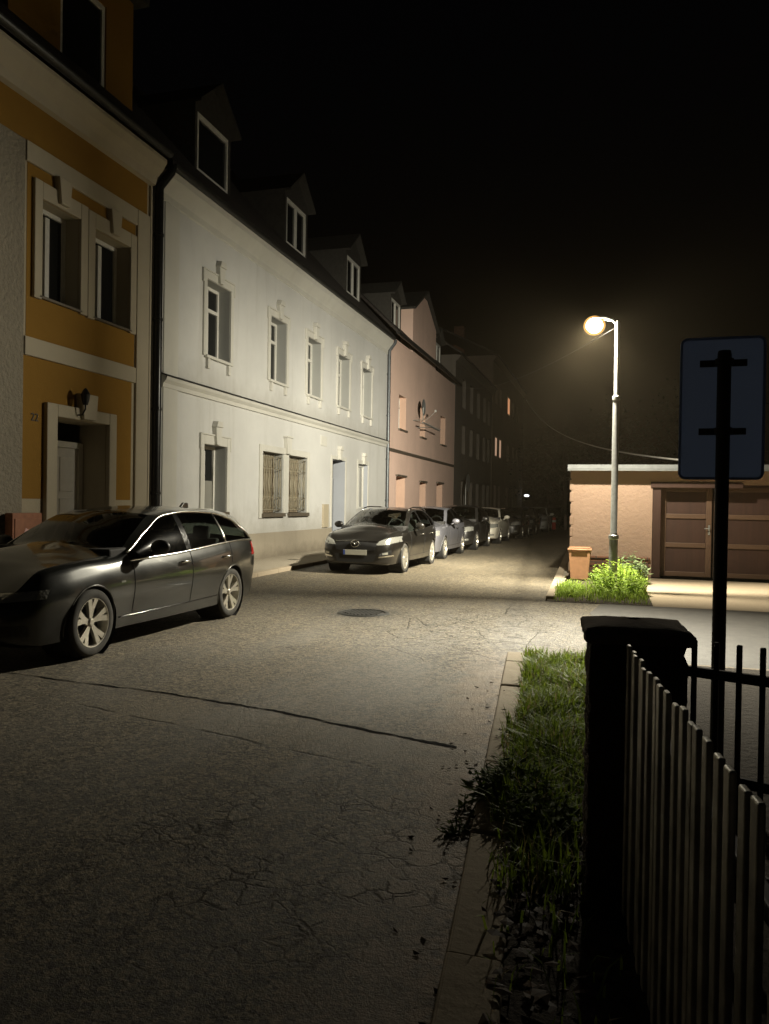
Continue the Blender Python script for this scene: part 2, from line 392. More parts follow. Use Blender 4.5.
crk = t.math('MAXIMUM', ck, joint2)
rim_ = t.math('MULTIPLY', t.ramp(jd, [(.02, .5), (.09, 0)]), 1)
band = t.math('MULTIPLY', t.ramp(t.math('ABSOLUTE', t.math('ADD', t.math('ADD', Y0, t.math('MULTIPLY', X0, .15)), t.math('ADD', -4.35, t.math('MULTIPLY', wob, .6)))), [(.18, .5), (.34, 0)]), t.ramp(t.math('ADD', X0, 4.2), [(.1, 0), (1, 1)]))
base = t.mix(band, base, (.24, .205, .15))
base = t.mix(rim_, base, (.15, .125, .09))
pot = t.math('MULTIPLY', blob(-3.2, 10.0, .75, .62), t.ramp(t.noise(14, 4, .7), [(.42, 0), (.55, 1)]))
base = t.mix(t.math('MULTIPLY', pot, .8), base, (.018, .015, .011))
edge = t.math('MULTIPLY', t.ramp(kd, [(.03, 1), (.20, 0)]), t.ramp(t.noise(11, 5, .7), [(.45, 0), (.6, 1)]))
base = t.mix(t.math('MULTIPLY', edge, .8), base, (.035, .024, .012))
base = t.mix(crk, base, (.016, .014, .011))
lane = t.ramp(t.noise(.8, 4, .6, t.scaled((1.6, .35, 1))), [(.42, 0), (.6, 1)])
base = t.mix(t.math('MULTIPLY', lane, .35), base, (.07, .065, .054))
h = t.math('ADD', t.math('ADD', t.math('MULTIPLY', grit, t.math('ADD', t.math('MULTIPLY', lane, -1.3), 2.6)), t.math('MULTIPLY', fine, .8)), t.math('MULTIPLY', crk, -.9))
h = t.math('ADD', h, t.math('MULTIPLY', mid, .3))
t.set(base=base, spec=t.math('MULTIPLY', t.math('SUBTRACT', 1, crk), .38), normal=t.bump(h, .8, .014))
t.set(rough=t.math('SUBTRACT', t.math('ADD', t.math('MULTIPLY', mid, .22), .52), t.math('MULTIPLY', lane, .10))); M['asphalt'] = t.m
M['tar'] = simple('seam_tar', (.006, .006, .005), .95, 0, .3, 20, .3, spec=.05)
M['side_asphalt'] = simple('side_street_asphalt', (.052, .047, .039), .72, 0, .3, 5, .5, 70)
t = NT('sandy_concrete'); n1 = t.noise(2.2, 6, .65); n2 = t.noise(38, 4, .7)
t.set(base=t.mix(t.ramp(n2, [(.35, 0), (.7, 1)]), t.mix(n1, (.22, .165, .105), (.33, .255, .165)), (.37, .30, .21)), rough=.9, normal=t.bump(n2, .5, .012)); M['apron'] = t.m
t = NT('dark_soil'); n1 = t.noise(16, 6, .7)
t.set(base=t.mix(n1, (.022, .016, .010), (.07, .052, .033)), rough=.95, normal=t.bump(n1, .9, .03)); M['soil'] = t.m
M['ground'] = simple('dark_earth', (.03, .027, .02), .95, 0, .3, 1.5, .4, 20)

# ------------------------------------------------------------------ setting
def struct(name, mb, m, **kw):
    o = mb.build(name, m, **kw); o['kind'] = 'structure'; return o
g = MB().quad((-400, -300, -.03), (400, -300, -.03), (400, 600, -.03), (-400, 600, -.03)); struct('ground', g, M['ground'])
def kl(y): return -.47 - (y - 2.16) * .0886     # outer line of the right kerb
road = MB()
road.add([(-6.70, -12, 0), (kl(-12) + .02, -12, 0), (kl(7.66) + .02, 7.66, 0), (9, 7.66, 0), (9, 12.35, 0), (-.95, 12.35, 0), (-1.0, 14, 0), (-1.46, 30.8, 0), (-2.5, 52, 0), (-2.0, 110, 0), (-6.70, 110, 0)], [tuple(range(11))])
struct('road', road, M['asphalt'], fixn=False)
sm_ = MB(); L_, R_ = [], []
cps = [(-5.5, 5.48), (-4.5, 5.36), (-3.4, 5.26), (-2.5, 5.11), (-1.7, 4.90), (-.86, 4.66)]; fs_ = pchip(cps)
for i in range(161):
    x = -5.5 + 4.62 * i / 160; yy = fs_(x) + .008 * math.sin(x * 5.1) + .006 * math.sin(x * 19 + 1) + rnd.uniform(-.006, .006)
    w_ = (.005 + .011 * i / 160) * (1 + .35 * math.sin(x * 11)) + rnd.uniform(-.003, .003); L_.append((x, yy - w_, .004)); R_.append((x, yy + w_, .004))
sm_.grid([L_, R_]); struct('road_seam', sm_, M['tar'], fixn=False)
# side street: darker strip of asphalt 4 mm above the road
sd = MB().add([(.35, 7.66, .004), (9, 7.66, .004), (9, 12.35, .004), (-.1, 12.35, .004), (-.25, 11.2, .004), (.1, 9.0, .004)], [tuple(range(6))])
struct('side_street', sd, M['side_asphalt'], fixn=False)
pv = MB().box(-8.40, -6.87, -12, 110, -.02, .075); struct('pavement', pv, M['pavement'], bevel=.01)
lk = MB()
y = -12.0
while y < 100:
    lk.box(-6.868, -6.70, y, y + .992, -.02, .085 + rnd.uniform(-.004, .004)); y += 1.0
struct('left_kerb', lk, M['kerbstone'], bevel=.012)
ap = MB().add([(.66, 12.355, .004), (9, 12.355, .004), (9, 17.05, .02), (.66, 17.05, .02)], [(0, 1, 2, 3)]); struct('driveway', ap, M['apron'], fixn=False)
rk = MB()
y = -8.0
k = 0
while y < 7.5:
    y2 = min(y + .95, 7.66); a, b = kl(y), kl(y2); dz = rnd.uniform(-.008, .008)
    z = .05 + dz
    rk.add([(a, y, -.02), (a + .20, y, -.02), (b + .20, y2 - .008, -.02), (b, y2 - .008, -.02), (a + .012, y, z), (a + .20, y, z), (b + .20, y2 - .008, z), (b + .012, y2 - .008, z)],
           [(3, 2, 1, 0), (4, 5, 6, 7), (0, 1, 5, 4), (1, 2, 6, 5), (2, 3, 7, 6), (3, 0, 4, 7)])
    y = y2
x = kl(7.6) + .17
while x < 8.5:
    rk.box(x + .005, x + .95, 7.56, 7.66, -.02, .05 + rnd.uniform(-.005, .005)); x += .955
struct('right_kerb', rk, M['kerbstone'], bevel=.012)
vg = MB(); rows = []
for i in range(41):
    yy = -8 + i * (7.56 + 8) / 40
    rows.append([(kl(yy) + .20 + u * (9 - kl(yy)), yy, .035 + (.02 * math.sin(yy * 7 + u * 40) + rnd.uniform(-.012, .012) if u > 0 else .0)) for u in (0, .02, .04, .07, .1, .2, .5, 1)])
vg.grid(rows); struct('verge', vg, M['soil'], smooth=True)
fy = MB().add([(.04, 7.555, .062), (.04, 3.2, .062), (.26, 2.95, .062), (.45, 0, .062), (.9, -8, .062), (9, -8, .062), (9, 7.555, .062)], [tuple(range(7))]); struct('yard_path', fy, M['soil'], fixn=True)
# bed at the garage corner
bd = MB().add([(-.93, 12.36, .006), (.655, 12.36, .006), (.655, 17.05, .03), (-.72, 17.05, .03), (-.97, 14.0, .01)], [(0, 1, 2, 3, 4)]); struct('verge_bed', bd, M['soil'], fixn=False)
fk = MB()
def fkx(y): return -1.0 - (y - 14) * .0274
y = 12.6
while y < 52:
    a, b = fkx(y), fkx(y + .99)
    fk.add([(a, y, -.02), (a + .15, y, -.02), (b + .15, y + .98, -.02), (b, y + .98, -.02), (a, y, .06), (a + .15, y, .06), (b + .15, y + .98, .06), (b, y + .98, .06)],
           [(3, 2, 1, 0), (4, 5, 6, 7), (0, 1, 5, 4), (1, 2, 6, 5), (2, 3, 7, 6), (3, 0, 4, 7)]); y += 1.0
struct('far_kerb', fk, M['kerbstone'], bevel=.01)
fp = MB().add([(fkx(14.2) + .15, 14.2, .05), (-.815, 14.2, .05), (-.815, 24, .05), (2, 24, .05), (2, 52, .05), (fkx(52) + .15, 52, .05)], [tuple(range(6))]); struct('far_path', fp, M['pavement'], fixn=False)

# ------------------------------------------------------------------ houses
def wall_holes(mb, x, y0, y1, z0, z1, holes):
    ys = sorted({y0, y1, *[h[0] for h in holes], *[h[1] for h in holes]}); zs = sorted({z0, z1, *[h[2] for h in holes], *[h[3] for h in holes]})
    ys = [v for v in ys if y0 <= v <= y1]; zs = [v for v in zs if z0 <= v <= z1]
    for i in range(len(ys) - 1):
        for j in range(len(zs) - 1):
            cy, cz = (ys[i] + ys[i + 1]) / 2, (zs[j] + zs[j + 1]) / 2
            if any(h[0] < cy < h[1] and h[2] < cz < h[3] for h in holes): continue
            mb.quad((x, ys[i], zs[j]), (x, ys[i + 1], zs[j]), (x, ys[i + 1], zs[j + 1]), (x, ys[i], zs[j + 1]))
def reveals(mb, x, h, d):
    a, b, c, e = h[:4]
    mb.quad((x, a, c), (x - d, a, c), (x - d, a, e), (x, a, e)); mb.quad((x, b, c), (x, b, e), (x - d, b, e), (x - d, b, c))
    mb.quad((x, a, e), (x - d, a, e), (x - d, b, e), (x, b, e)); mb.quad((x, a, c), (x, b, c), (x - d, b, c), (x - d, a, c))
def shell(mb, x, y0, y1, z0, z1, depth):
    xb = x - depth
    mb.quad((x, y0, z0), (x, y0, z1), (xb, y0, z1), (xb, y0, z0)); mb.quad((x, y1, z0), (xb, y1, z0), (xb, y1, z1), (x, y1, z1))
    mb.quad((xb, y0, z0), (xb, y0, z1), (xb, y1, z1), (xb, y1, z0))
def roof_slab(x_eave, z_eave, x_ridge, z_ridge, x_back, y0, y1, th=.12):
    return MB().prism([(x_eave, z_eave), (x_eave, z_eave + th), (x_ridge, z_ridge + th), (x_back, z_eave + th), (x_back, z_eave), (x_ridge, z_ridge - .02)], 'y', y0, y1)

XF = -8.4
def sash(parent, x, h, mat='frame', pane='pane', fw=.07, mull=True, transom=.32, name='window', lower_net=False):
    """window frame in the hole h, set at plane x; returns the frame part"""
    a, b, c, e = h; f = MB(); d = .06
    f.box(x - d, x, a, a + fw, c, e); f.box(x - d, x, b - fw, b, c, e); f.box(x - d, x, a + fw, b - fw, c, c + fw); f.box(x - d, x, a + fw, b - fw, e - fw, e)
    zt = e - (e - c) * transom if transom else e - fw
    if transom: f.box(x - d + .004, x + .012, a + fw, b - fw, zt - .04, zt + .04)
    m = (a + b) / 2
    if mull: f.box(x - d + .002, x + .008, m - .05, m + .05, c + fw, zt - .04); 
    if mull and transom: f.box(x - d + .002, x + .006, m - .035, m + .035, zt + .04, e - fw)
    fr = f.build(name, M[mat], parent, bevel=.006)
    zl = c + (zt - c) * .5 if lower_net else c
    MB().quad((x - .04, a + .02, zl), (x - .04, b - .02, zl), (x - .04, b - .02, e - .02), (x - .04, a + .02, e - .02)).build('pane', M[pane], fr)
    if lower_net: MB().quad((x - .04, a + .02, c + .02), (x - .04, b - .02, c + .02), (x - .04, b - .02, zl), (x - .04, a + .02, zl)).build('net_curtain', M['net'], fr)
    return fr
def surround(parent, x, h, w, top, ear=.05, key=True, proud=.045, mat='white_trim', sillz=None, feet=True, keyh=.3):
    a, b, c, e = h; s = MB(); p = proud
    s.box(x, x + p, a - w, a - .002, c - .02, e + top); s.box(x, x + p, b + .002, b + w, c - .02, e + top)
    s.box(x, x + p - .003, a - .002, b + .002, e + .002, e + top)
    if ear:
        s.box(x, x + p + .012, a - w - ear, a - w + .02, e - .1, e + top + .025); s.box(x, x + p + .012, b + w - .02, b + w + ear, e - .1, e + top + .025)
        s.box(x, x + p + .02, a - w - .02, b + w + .02, e + top, e + top + .035)
    if feet:
        s.box(x, x + .07, a + .02, a + .12, c - .28, c - .06); s.box(x, x + .07, b - .12, b - .02, c - .28, c - .06)
    o = s.build('surround', M[mat], parent, bevel=.01)
    if key:
        m = (a + b) / 2; k = MB()
        k.prism([(m - .085, e + .01), (m + .085, e + .01), (m + .13, e + top + keyh - .1), (m - .13, e + top + keyh - .1)], 'x', x, x + p + .07)
        k.prism([(m - .15, e + top + keyh - .1), (m + .15, e + top + keyh - .1), (m + .10, e + top + keyh + .03), (m - .10, e + top + keyh + .03)], 'x', x, x + p + .1)
        k.build('keystone', M[mat], o, bevel=.015)
    return o
def sill(parent, x, h, mat='white_trim', out=.09, th=.06, ov=.06):
    a, b, c, e = h
    return MB().box(x - .2, x + out, a - ov, b + ov, c - th, c + .004).build('sill', M[mat], parent, bevel=.01)

# --- white house
W0, W1, ZE = 12.98, 28.82, 7.86
wh = thing('white_house', 'long white two storey house with three gabled dormers and grilled ground floor windows', 'house', (XF, W0, 0))
up = [(14.81, 15.89, 4.63, 6.27), (18.05, 19.08, 4.62, 6.25), (20.57, 21.65, 4.6, 6.25), (23.16, 24.28, 4.6, 6.25), (25.65, 26.75, 4.58, 6.25)]
lo = [(14.77, 15.80, 1.25, 2.72)]; gr = [(17.69, 18.97, 1.2, 2.77), (19.38, 20.67, 1.2, 2.77)]
dr = (22.76, 24.0, .42, 2.87); sm = (25.36, 26.47, 1.3, 2.86)
w = MB(); wall_holes(w, XF, W0, W1, .71, ZE, up + lo + gr + [(dr[0], dr[1], .71, dr[3]), sm]); shell(w, XF, W0 + .01, W1 - .01, .02, ZE, 9)
w.build('wall', M['white_wall'], wh, fixn=False)
def reveal(parent, x, h, d, mat):
    r_ = MB(); reveals(r_, x, h, d); return r_.build('reveal', M[mat], parent, fixn=False)
for a, b, c in ((W0 + .02, dr[0], .71), (dr[1], W1 - .02, .71), (dr[0], dr[1], .42)): MB().box(XF - .02, XF + .035, a, b, .05, c).build('plinth', M['plinth'], wh, bevel=.01)
sc_ = MB(); sc_.prism([(XF, 3.70), (XF + .05, 3.70), (XF + .06, 3.78), (XF + .12, 3.84), (XF + .14, 3.90), (XF, 3.95)], 'y', W0 + .15, W1 - .02)
sc_.build('string_course', M['white_trim'], wh)
MB().prism([(XF, 3.953), (XF + .15, 3.905), (XF + .155, 3.925), (XF, 3.985)], 'y', W0 + .12, W1 - .02).build('flashing', M['gutter'], wh)
MB().prism([(XF, 7.30), (XF + .03, 7.32), (XF + .03, 7.44), (XF + .08, 7.52), (XF + .22, 7.71), (XF + .24, 7.83), (XF, 7.85)], 'y', W0 + .02, W1 - .02).build('cornice', M['white_trim'], wh)
roof_slab(XF + .30, ZE, XF - 4.4, ZE + 5.0, XF - 9.1, W0, W1).build('roof', M['roof'], wh)
gt = MB(); gt.prism([(XF + .27 + .09 * math.cos(R(a)), ZE + .06 + .09 * math.sin(R(a))) for a in range(180, 361, 20)] + [(XF + .35, ZE + .06), (XF + .19, ZE + .06)], 'y', W0 + .05, W1 - .05); gt.build('gutter', M['gutter'], wh)
# quoin pilaster at the left end
MB().box(XF, XF + .03, W0 + .2, W0 + .72, .712, 7.3).build('pilaster', M['white_trim'], wh, bevel=.01)
for i, h in enumerate(up):
    fr = sash(wh, XF - .27, h)
    surround(fr, XF, h, .13, .17); sill(fr, XF, h); reveal(fr, XF, h, .34, 'reveal_grey')
for h in lo:
    fr = sash(wh, XF - .27, h, lower_net=True, transom=0)
    surround(fr, XF, h, .14, .2, feet=False, ear=.03); sill(fr, XF, h, 'sillm'); reveal(fr, XF, h, .34, 'reveal_grey')
def grille(parent, x, h):
    a, b, c, e = h; s = MB(); n = 8; r = .011
    for i in range(n + 1):
        yy = a + .05 + (b - a - .1) * i / n
        s.tube([(x, yy, c + .06), (x, yy, e - .06)], r, 6)
    for zz in (c + .1, c + .42, e - .42, e - .1): s.tube([(x, a + .02, zz), (x, b - .02, zz)], r, 6)
    for zz in (c + .26, e - .26):
        for i in range(1, n, 2):
            yy = a + .05 + (b - a - .1) * i / n
            s.tube([(x + .012, yy + .085 * math.cos(k * math.pi / 8), zz + .12 * math.sin(k * math.pi / 8)) for k in range(17)], r * .8, 5, cap=False)
    for i in range(1, n, 2):
        yy = a + .05 + (b - a - .1) * i / n; zz = (c + e) / 2
        for sgn in (1, -1): s.tube([(x + .01, yy + sgn * .05 * math.sin(math.pi * k / 8) ** 2, zz - .28 + .56 * k / 8) for k in range(9)], r * .8, 5)
    return s.build('grille', M['iron'], parent, smooth=True)
for i, h in enumerate(gr):
    fr = sash(wh, XF - .26, h, mat='frame_brown', pane='net_brown', transom=0)
    grille(fr, XF - .03, h); reveal(fr, XF, h, .34, 'reveal_grey'); MB().box(XF - .25, XF + .10, h[0] - .05, h[1] + .03, h[2] - .09, h[2] + .004).build('sill', M['sillm'], fr, bevel=.008)
s = MB(); a, b = gr[0][0], gr[1][1]
s.box(XF, XF + .04, a - .17, a - .002, 1.08, 2.94); s.box(XF, XF + .04, b + .002, b + .16, 1.08, 2.94); s.box(XF, XF + .037, a - .002, b + .002, 2.772, 2.94)
s.box(XF, XF + .034, gr[0][1] + .03, gr[1][0] - .05, 1.2, 2.77)
so = s.build('twin_surround', M['white_trim'], wh, bevel=.01)
m = (gr[0][1] + gr[1][0]) / 2
k = MB(); k.prism([(m - .10, 2.78), (m + .10, 2.78), (m + .17, 3.22), (m - .17, 3.22)], 'x', XF, XF + .12); k.prism([(m - .20, 3.22), (m + .20, 3.22), (m + .17, 3.27), (m - .17, 3.27)], 'x', XF, XF + .14); k.build('keystone', M['white_trim'], so, bevel=.012)
d = MB(); d.box(XF - .44, XF - .38, dr[0] + .005, dr[1] - .005, .425, 2.3); d.box(XF - .38, XF - .36, dr[0] + .15, dr[0] + .55, .6, 2.15); d.box(XF - .38, XF - .36, dr[1] - .55, dr[1] - .15, .6, 2.15)
do = d.build('door', M['door_grey'], wh, bevel=.008)
MB().quad((XF - .40, dr[0] + .03, 2.33), (XF - .40, dr[1] - .03, 2.33), (XF - .40, dr[1] - .03, 2.84), (XF - .40, dr[0] + .03, 2.84)).build('fanlight', M['pane'], do)
MB().tube([(XF - .36, dr[0] + .62, 1.45), (XF - .29, dr[0] + .62, 1.45), (XF - .29, dr[0] + .74, 1.45)], .012, 6).build('handle', M['galv'], do)
reveal(do, XF, dr, .45, 'reveal_blue'); surround(do, XF, (dr[0], dr[1], .75, dr[3]), .12, .12, feet=False, ear=0, proud=.03)
MB().box(XF + .036, XF + .36, dr[0] - .1, dr[1] + .1, .07, .22).build('step', M['plinth'], wh, bevel=.01)
sf = sash(wh, XF - .14, sm, mat='frame', pane='net', transom=0)
reveal(sf, XF, sm, .2, 'reveal_blue'); surround(sf, XF, sm, .1, .14, feet=False, ear=0, proud=.03, keyh=.24)
# small wall fittings on the white front
MB().box(XF, XF + .05, 21.95, 22.42, .74, 1.45).build('meter_door', M['cream'], wh, bevel=.008)
MB().box(XF, XF + .02, 21.75, 22.25, 3.22, 3.52).build('vent_plate', M['white_trim'], wh, bevel=.004)
def dormer(parent, yc, x=-8.9, zb=8.7, hw=.82, zc=10.30, za=11.0, mat='slate', depth=2.4, panes=2):
    b = MB(); h = (yc - .72, yc + .72, zb + .12, zc - .18)
    wall_holes(b, x, yc - hw, yc + hw, zb, zc, [h]); reveals(b, x, h, .12)
    b.add([(x, yc - hw, zc), (x, yc + hw, zc), (x, yc, za - .06)], [(0, 1, 2)])
    for sg in (-1, 1): b.quad((x, yc + sg * hw, zb - .2), (x - depth, yc + sg * hw, zb - .2), (x - depth, yc + sg * hw, zc), (x, yc + sg * hw, zc))
    o = b.build('dormer', M[mat], parent, fixn=False)
    r = MB(); ov = .13
    for sg in (-1, 1):
        e = (yc + sg * (hw + ov), zc - .10); a = (yc, za)
        xs = (x + .22, x - depth)
        P = [(xx, q[0], q[1] + dz) for xx in xs for q in (e, a) for dz in (0, .07)]
        r.add(P, [(0, 2, 3, 1), (4, 5, 7, 6), (0, 1, 5, 4), (2, 6, 7, 3), (1, 3, 7, 5), (0, 4, 6, 2)])
    r.build('dormer_roof', M['slate'], o)
    f = MB(); a, bb, c, e = h; xx = x - .03; fw = .075
    f.box(xx - .05, xx + .02, a, a + fw, c, e); f.box(xx - .05, xx + .02, bb - fw, bb, c, e); f.box(xx - .05, xx + .02, a + fw, bb - fw, c, c + fw); f.box(xx - .05, xx + .02, a + fw, bb - fw, e - .1, e)
    if panes == 2: m = (a + bb) / 2; f.box(xx - .05, xx + .015, m - .06, m + .06, c + fw, e - .1)
    f.build('window_frame', M['frame'], o, bevel=.006)
    MB().quad((xx - .03, a, c), (xx - .03, bb, c), (xx - .03, bb, e), (xx - .03, a, e)).build('pane', M['pane'], o)
    return o
dormer(wh, 15.95, panes=1); dormer(wh, 20.85); dormer(wh, 26.05)
# drainpipes
def drainpipe(parent, x, y, ztop, mat, r=.055, lean=0, kink=True):
    p = MB(); pts = [(x + .30, y + .12, ztop), (x + .28, y + .10, ztop - .12), (x + .10, y, ztop - .42), (x + .09, y, ztop - .6), (x + .09, y, .1)]
    p.tube(pts, r, 10)
    for z in (1.6, 3.2, 4.9, 6.5): p.lathe([(r + .004, z), (r + .014, z + .01), (r + .014, z + .05), (r + .004, z + .06)], (x + .09, y, 0), 'z', 10); p.box(x - .01, x + .05, y - .015, y + .015, z, z + .05)
    return p.build('drainpipe', M[mat], parent, smooth=40)
drainpipe(wh, XF, W0 - .12, ZE, 'pipe', .085); drainpipe(wh, XF, W1 - .05, ZE, 'pipe_grey', .06)

# --- yellow house
YA, YB = 4.0, 12.72
yh = thing('yellow_house', 'yellow and cream two storey house with recessed white front door, at the left edge', 'house', (XF, YA, 0))
yw = [(9.80, 10.68, 4.58, 6.05), (11.05, 12.04, 4.56, 6.03)]; yd = (10.15, 11.45, .30, 2.78)
w = MB(); wall_holes(w, XF, YA, YB, .02, 7.42, yw + [yd]); shell(w, XF, YA + .01, YB - .01, .02, 7.42, 9); w.build('wall', M['cream'], yh, fixn=False)
def panel(x, y0, y1, z0, z1, holes=(), name='yellow_panel', mat='yellow'):
    p = MB(); wall_holes(p, x, y0, y1, z0, z1, list(holes)); return p.build(name, M[mat], yh, fixn=False)
panel(XF + .004, YA + .3, 12.60, 6.80, 7.41)
panel(XF + .004, 9.52, 12.24, 3.91, 6.50, yw)
panel(XF + .004, 9.47, 12.18, 1.49, 3.63, [yd])
# cream frames that stand proud of the panels
MB().box(XF, XF + .05, 12.26, 12.64, .72, 6.80).build('pilaster', M['cream_trim'], yh, bevel=.012); MB().box(XF, XF + .05, 12.655, 12.71, .72, 7.39).build('pilaster', M['cream_trim'], yh, bevel=.012)
MB().box(XF, XF + .045, 9.47, 12.255, 3.63, 3.91).build('band', M['cream_trim'], yh, bevel=.012); MB().box(XF, XF + .045, 9.47, 12.255, 6.50, 6.80).build('band', M['cream_trim'], yh, bevel=.012)
MB().box(XF, XF + .03, YA, 9.46, .72, 6.80).build('rendered_pier', M['grey_render'], yh, bevel=.02)
MB().box(XF, XF + .06, YA, yd[0] - .30, .03, .72).build('plinth', M['cream'], yh, bevel=.015)
MB().box(XF, XF + .06, yd[1] + .30, 12.71, .03, .72).build('plinth', M['cream'], yh, bevel=.015)
MB().prism([(XF, 7.40), (XF + .10, 7.42), (XF + .14, 7.55), (XF + .26, 7.67), (XF + .34, 7.80), (XF + .34, 7.86), (XF, 7.86)], 'y', YA, YB).build('cornice', M['cream_trim'], yh)
roof_slab(XF + .40, 7.87, XF - 4.4, 12.9, XF - 9.2, YA, YB).build('roof', M['roof'], yh)
gt = MB(); gt.prism([(XF + .42 + .08 * math.cos(R(a)), 7.96 + .08 * math.sin(R(a))) for a in range(180, 361, 20)] + [(XF + .49, 7.96), (XF + .35, 7.96)], 'y', YA, YB - .02); gt.build('gutter', M['gutter'], yh)
for i, h in enumerate(yw):
    fr = sash(yh, XF - .24, h, transom=0, mull=True)
    sill(fr, XF, h, 'sillm', .06, .04); reveal(fr, XF, h, .32, 'cream_trim')
    a, b, c, e = h; s = MB(); wl = .17 if i == 0 else .18; wr = .18
    s.box(XF, XF + .06, a - wl, a - .002, c - .06, e + .26); s.box(XF, XF + .06, b + .002, b + wr, c - .06, e + .26); s.box(XF, XF + .057, a - .002, b + .002, e + .002, e + .26)
    m = (a + b) / 2; s.prism([(m - .1, e + .05), (m + .1, e + .05), (m + .15, e + .46), (m - .15, e + .46)], 'x', XF, XF + .12)
    s.build('surround', M['cream_trim'], fr, bevel=.012)
x = XF - .53
d = MB(); d.box(x + .002, x + .05, yd[0] + .01, yd[1] - .01, .31, 2.46)
d.box(x + .05, x + .085, yd[1] - .12, yd[1] - .012, .31, 2.46); d.box(x + .05, x + .085, yd[0] + .012, yd[0] + .12, .31, 2.46); d.box(x + .05, x + .085, yd[0] + .12, yd[1] - .12, 2.36, 2.46)
for (p, q, z0, z1) in ((10.38, 10.74, .5, 1.5), (10.88, 11.22, .5, 1.5), (10.88, 11.22, 1.62, 2.2), (10.38, 10.74, 1.62, 1.72)):
    d.box(x + .05, x + .066, p, q, z0, z1)
do = d.build('door', M['door_white'], yh, bevel=.008)
reveal(do, XF, yd, .53, 'cream_trim')
f = MB(); f.add([(x + .07, 10.56, 1.85)] + [(x + .07, 10.56 + .2 * math.cos(R(k)), 1.85 + .28 * math.sin(R(k))) for k in range(0, 181, 12)], [(0, i, i + 1) for i in range(1, 16)]); f.build('fanlight', M['pane'], do)
MB().tube([(x + .05, 11.27, 1.3), (x + .12, 11.27, 1.3), (x + .12, 11.16, 1.3)], .012, 6).build('handle', M['galv'], do)
s = MB(); s.box(XF, XF + .085, yd[0] - .24, yd[0] - .002, .05, 2.98); s.box(XF, XF + .085, yd[1] + .002, yd[1] + .2, .05, 2.98); s.box(XF, XF + .082, yd[0] - .002, yd[1] + .002, 2.782, 2.98)
m = 10.85; s.prism([(m - .16, 2.80), (m + .16, 2.80), (m + .2, 3.22), (m - .2, 3.22)], 'x', XF, XF + .15)
s.build('surround', M['cream_trim'], do, bevel=.015)
MB().box(XF + .002, XF + .4, yd[0] - .05, yd[1] + .05, .07, .30).build('step', M['pavement'], yh, bevel=.015)
# dormer of the yellow house: cut-off box dormer with a cream-yellow cheek
yo = MB(); x = -8.85; h = (10.75, 11.95, 8.75, 10.35)
wall_holes(yo, x, 9.6, 12.75, 8.6, 10.9, [h]); reveals(yo, x, h, .15)
yo.quad((x, 12.75, 8.3), (x - 2.6, 12.75, 8.3), (x - 2.6, 12.75, 10.9), (x, 12.75, 10.9)); yo.quad((x, 9.6, 8.3), (x, 9.6, 10.9), (x - 2.6, 9.6, 10.9), (x - 2.6, 9.6, 8.3))
dd = yo.build('dormer', M['yellow'], yh, fixn=False)
MB().box(x - 2.7, x + .25, 9.4, 12.9, 10.9, 11.05).build('dormer_roof', M['slate'], dd)
f = MB(); f.box(x - .1, x - .03, 10.75, 10.84, 8.75, 10.35); f.box(x - .1, x - .03, 11.86, 11.95, 8.75, 10.35); f.box(x - .1, x - .03, 10.84, 11.86, 10.26, 10.35); f.box(x - .1, x - .03, 10.84, 11.86, 8.75, 8.84)
f.build('window_frame', M['frame'], dd, bevel=.006)
MB().quad((x - .07, 10.75, 8.75), (x - .07, 11.95, 8.75), (x - .07, 11.95, 10.35), (x - .07, 10.75, 10.35)).build('pane', M['pane'], dd)

# fittings on the yellow house
ln = thing('wall_lantern', 'small black lantern on the keystone above the recessed white door', 'lantern', (XF + .15, 10.60, 2.9))
p = MB(); p.tube([(XF + .09, 10.62, 2.86), (XF + .16, 10.62, 2.86), (XF + .22, 10.62, 2.95), (XF + .22, 10.62, 3.02)], .014, 6); p.build('bracket', M['lantern'], ln, smooth=True)
p = MB(); p.lathe([(.0, 3.02), (.04, 3.02), (.06, 3.10), (.07, 3.18), (.075, 3.19), (.04, 3.26), (.012, 3.29), (0, 3.30)], (XF + .22, 10.62, 0), 'z', 10); p.build('head', M['lantern'], ln, smooth=40)
def text_mesh(txt, size, name, mat, loc, rot, parent=None, extrude=.004):
    cu = bpy.data.curves.new(name, 'FONT'); cu.body = txt; cu.size = size; cu.extrude = extrude; cu.align_x = 'CENTER'; cu.align_y = 'CENTER'
    me = None
    o = bpy.data.objects.new(name + '_src', cu); col.objects.link(o)
    bpy.context.view_layer.update(); dg = bpy.context.evaluated_depsgraph_get()
    me = bpy.data.meshes.new_from_object(o.evaluated_get(dg)); bpy.data.objects.remove(o); bpy.data.curves.remove(cu)
    me.transform(Matrix.Translation(Vector(loc)) @ rot.to_4x4()); me.materials.clear(); me.materials.append(mat)
    off = Vector((0, 0, 0))
    if parent is not None:
        p = parent
        while p.parent is not None: p = p.parent
        off = p.location
    me.transform(Matrix.Translation(-off)); me.name = name
    o = bpy.data.objects.new(name, me); col.objects.link(o); o.parent = parent
    return o
ROTX = Matrix(((0, 0, 1), (1, 0, 0), (0, 1, 0)))     # text facing +x
n_ = text_mesh('22', .17, 'house_number', M['ink'], (XF + .012, 9.72, 2.72), ROTX)
tag(n_, 'small dark house number on the yellow wall beside the recessed door', 'house number')
mb_ = thing('utility_cabinet', 'small brown cabinet with a faded sticker on the yellow house plinth', 'cabinet', (XF + .06, 9.4, .85))
MB().box(XF + .062, XF + .2, 9.08, 9.68, .84, 1.28).build('body', M['boxbrown'], mb_, bevel=.012)
MB().box(XF + .2, XF + .212, 9.12, 9.64, .88, 1.2).build('door', M['boxbrown'], mb_, bevel=.005)
